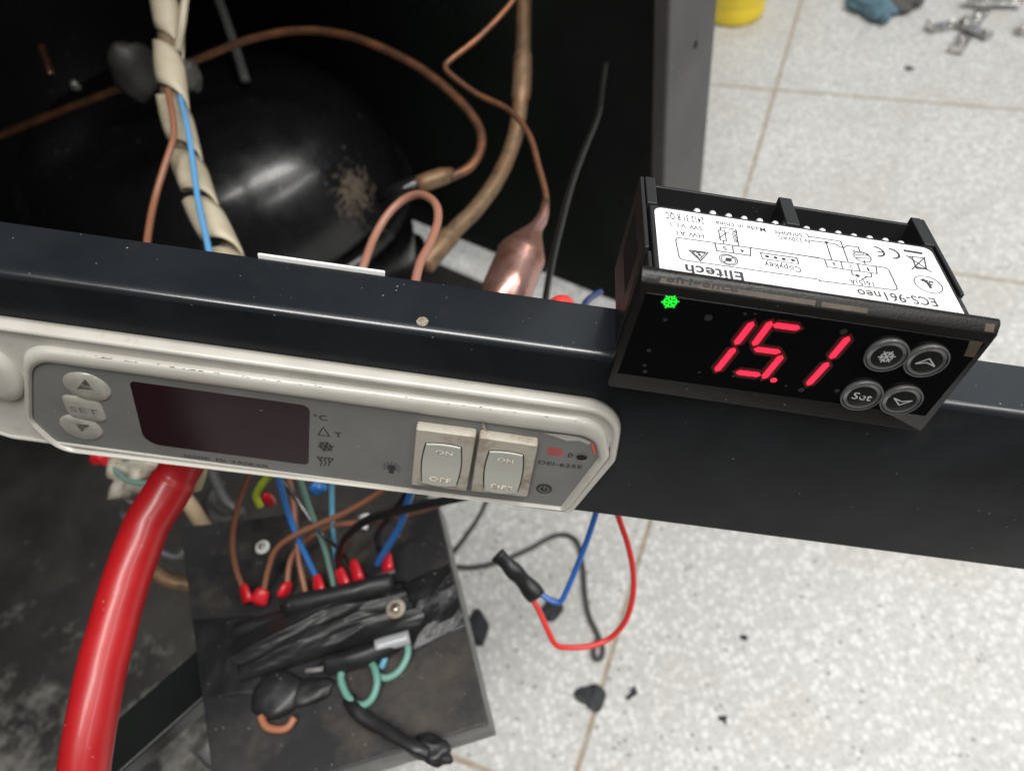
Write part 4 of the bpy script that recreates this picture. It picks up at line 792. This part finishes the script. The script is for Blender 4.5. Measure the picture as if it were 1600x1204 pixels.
for x, y, r, lb_ in ((1163, 997, .0028, 'tiny black crumb alone in the middle of the lower floor'), (1130, 1124, .0028, 'tiny dark crumb below the middle of the lower floor'), (1422, 108, .005, 'small grey crumb on the floor left of the metal pieces')):
    scrap(x, y, r, x * .1, lb_, h=.0015)
# yellow canister
yc = U(1148, 22, 0); ry_ = 44 * dist(yc) / F
can = thing('yellow_canister', 'yellow plastic canister standing on the floor at the top edge', 'canister', Matrix.Translation(yc))
obj('canister_body', MB().lathe([(ry_ * .9, 0), (ry_ * .98, .004), (ry_, .01), (ry_, .024), (ry_ * .985, .026), (ry_, .029), (ry_, .15), (ry_ * .96, .16), (.001, .161)], n=64), M['yellow'], can, smooth=True)
obj('cap', MB().lathe([(ry_ * .6, .161), (ry_ * .6, .18), (ry_ * .55, .184), (.001, .185)], n=48), M['yellow'], can, smooth=True)
# rag / glove
g0 = U(1385, -8, 0); glv = thing('work_glove', 'blue and grey work glove lying on the floor at the top edge', 'glove', Matrix.Translation(g0))
gp = lambda l, z: [U(x, y, z) - g0 for x, y in l]
obj('blue_palm', blob(U(1362, 6, .012) - g0, .038, .022, .012, .5, 2.7, -.6), M['cloth'], glv, smooth=True)
for i, (p0_, p1_) in enumerate((((1340, -2), (1372, 28)), ((1352, 0), (1388, 32)), ((1330, -10), (1350, 14)))): obj('finger', MB().tube(crom(gp([p0_, ((p0_[0] + p1_[0]) / 2, (p0_[1] + p1_[1]) / 2), p1_], .012), 5), [.010] * 8 + [.009, .008, .005], 14, .7, .2), M['cloth'], glv, smooth=True)
obj('grey_cuff', blob(U(1412, -4, .012) - g0, .030, .030, .013, .5, 6.7, .3), M['cloth2'], glv, smooth=True)
# metal pieces
def plate(label, p0, p1, wid, z, holes=3, name='metal_bracket'):
    a, b = U(p0[0], p0[1], z), U(p1[0], p1[1], z); d = (b - a); L_ = d.length; root = thing(name, label, 'bracket', Matrix.Translation(a) @ Matrix.Rotation(math.atan2(d.y, d.x), 4, 'Z'), 'loose metal pieces on the floor')
    obj('strip', MB().box((0, -wid / 2, 0), (L_, wid / 2, .002)).box((0, -wid / 2, .0021), (.002, wid / 2, .012)), M['steel'], root, bevel=.0008)
    for k in range(holes): obj('rivet', MB().lathe([(wid * .22, .002), (wid * .22, .005), (wid * .12, .008), (.0001, .0085)], Matrix.Translation((L_ * (.15 + .7 * k / max(1, holes - 1)), 0, 0)), 18), M['steel'], root, smooth=True)
plate('longest steel strip of the pile, pointing down and left', (1490, 84), (1560, -20), .020, .002)
plate('short steel piece at the left of the pile', (1449, 46), (1492, 38), .020, .004, 2)
plate('steel piece crossing the pile under the long strip', (1500, 38), (1548, 58), .018, .006, 2)
plate('steel strip at the top edge above the pile', (1510, 2), (1600, 4), .018, .010, 4)
plate('steel piece cut off by the right edge of the picture', (1590, 48), (1640, 55), .022, .003, 2)
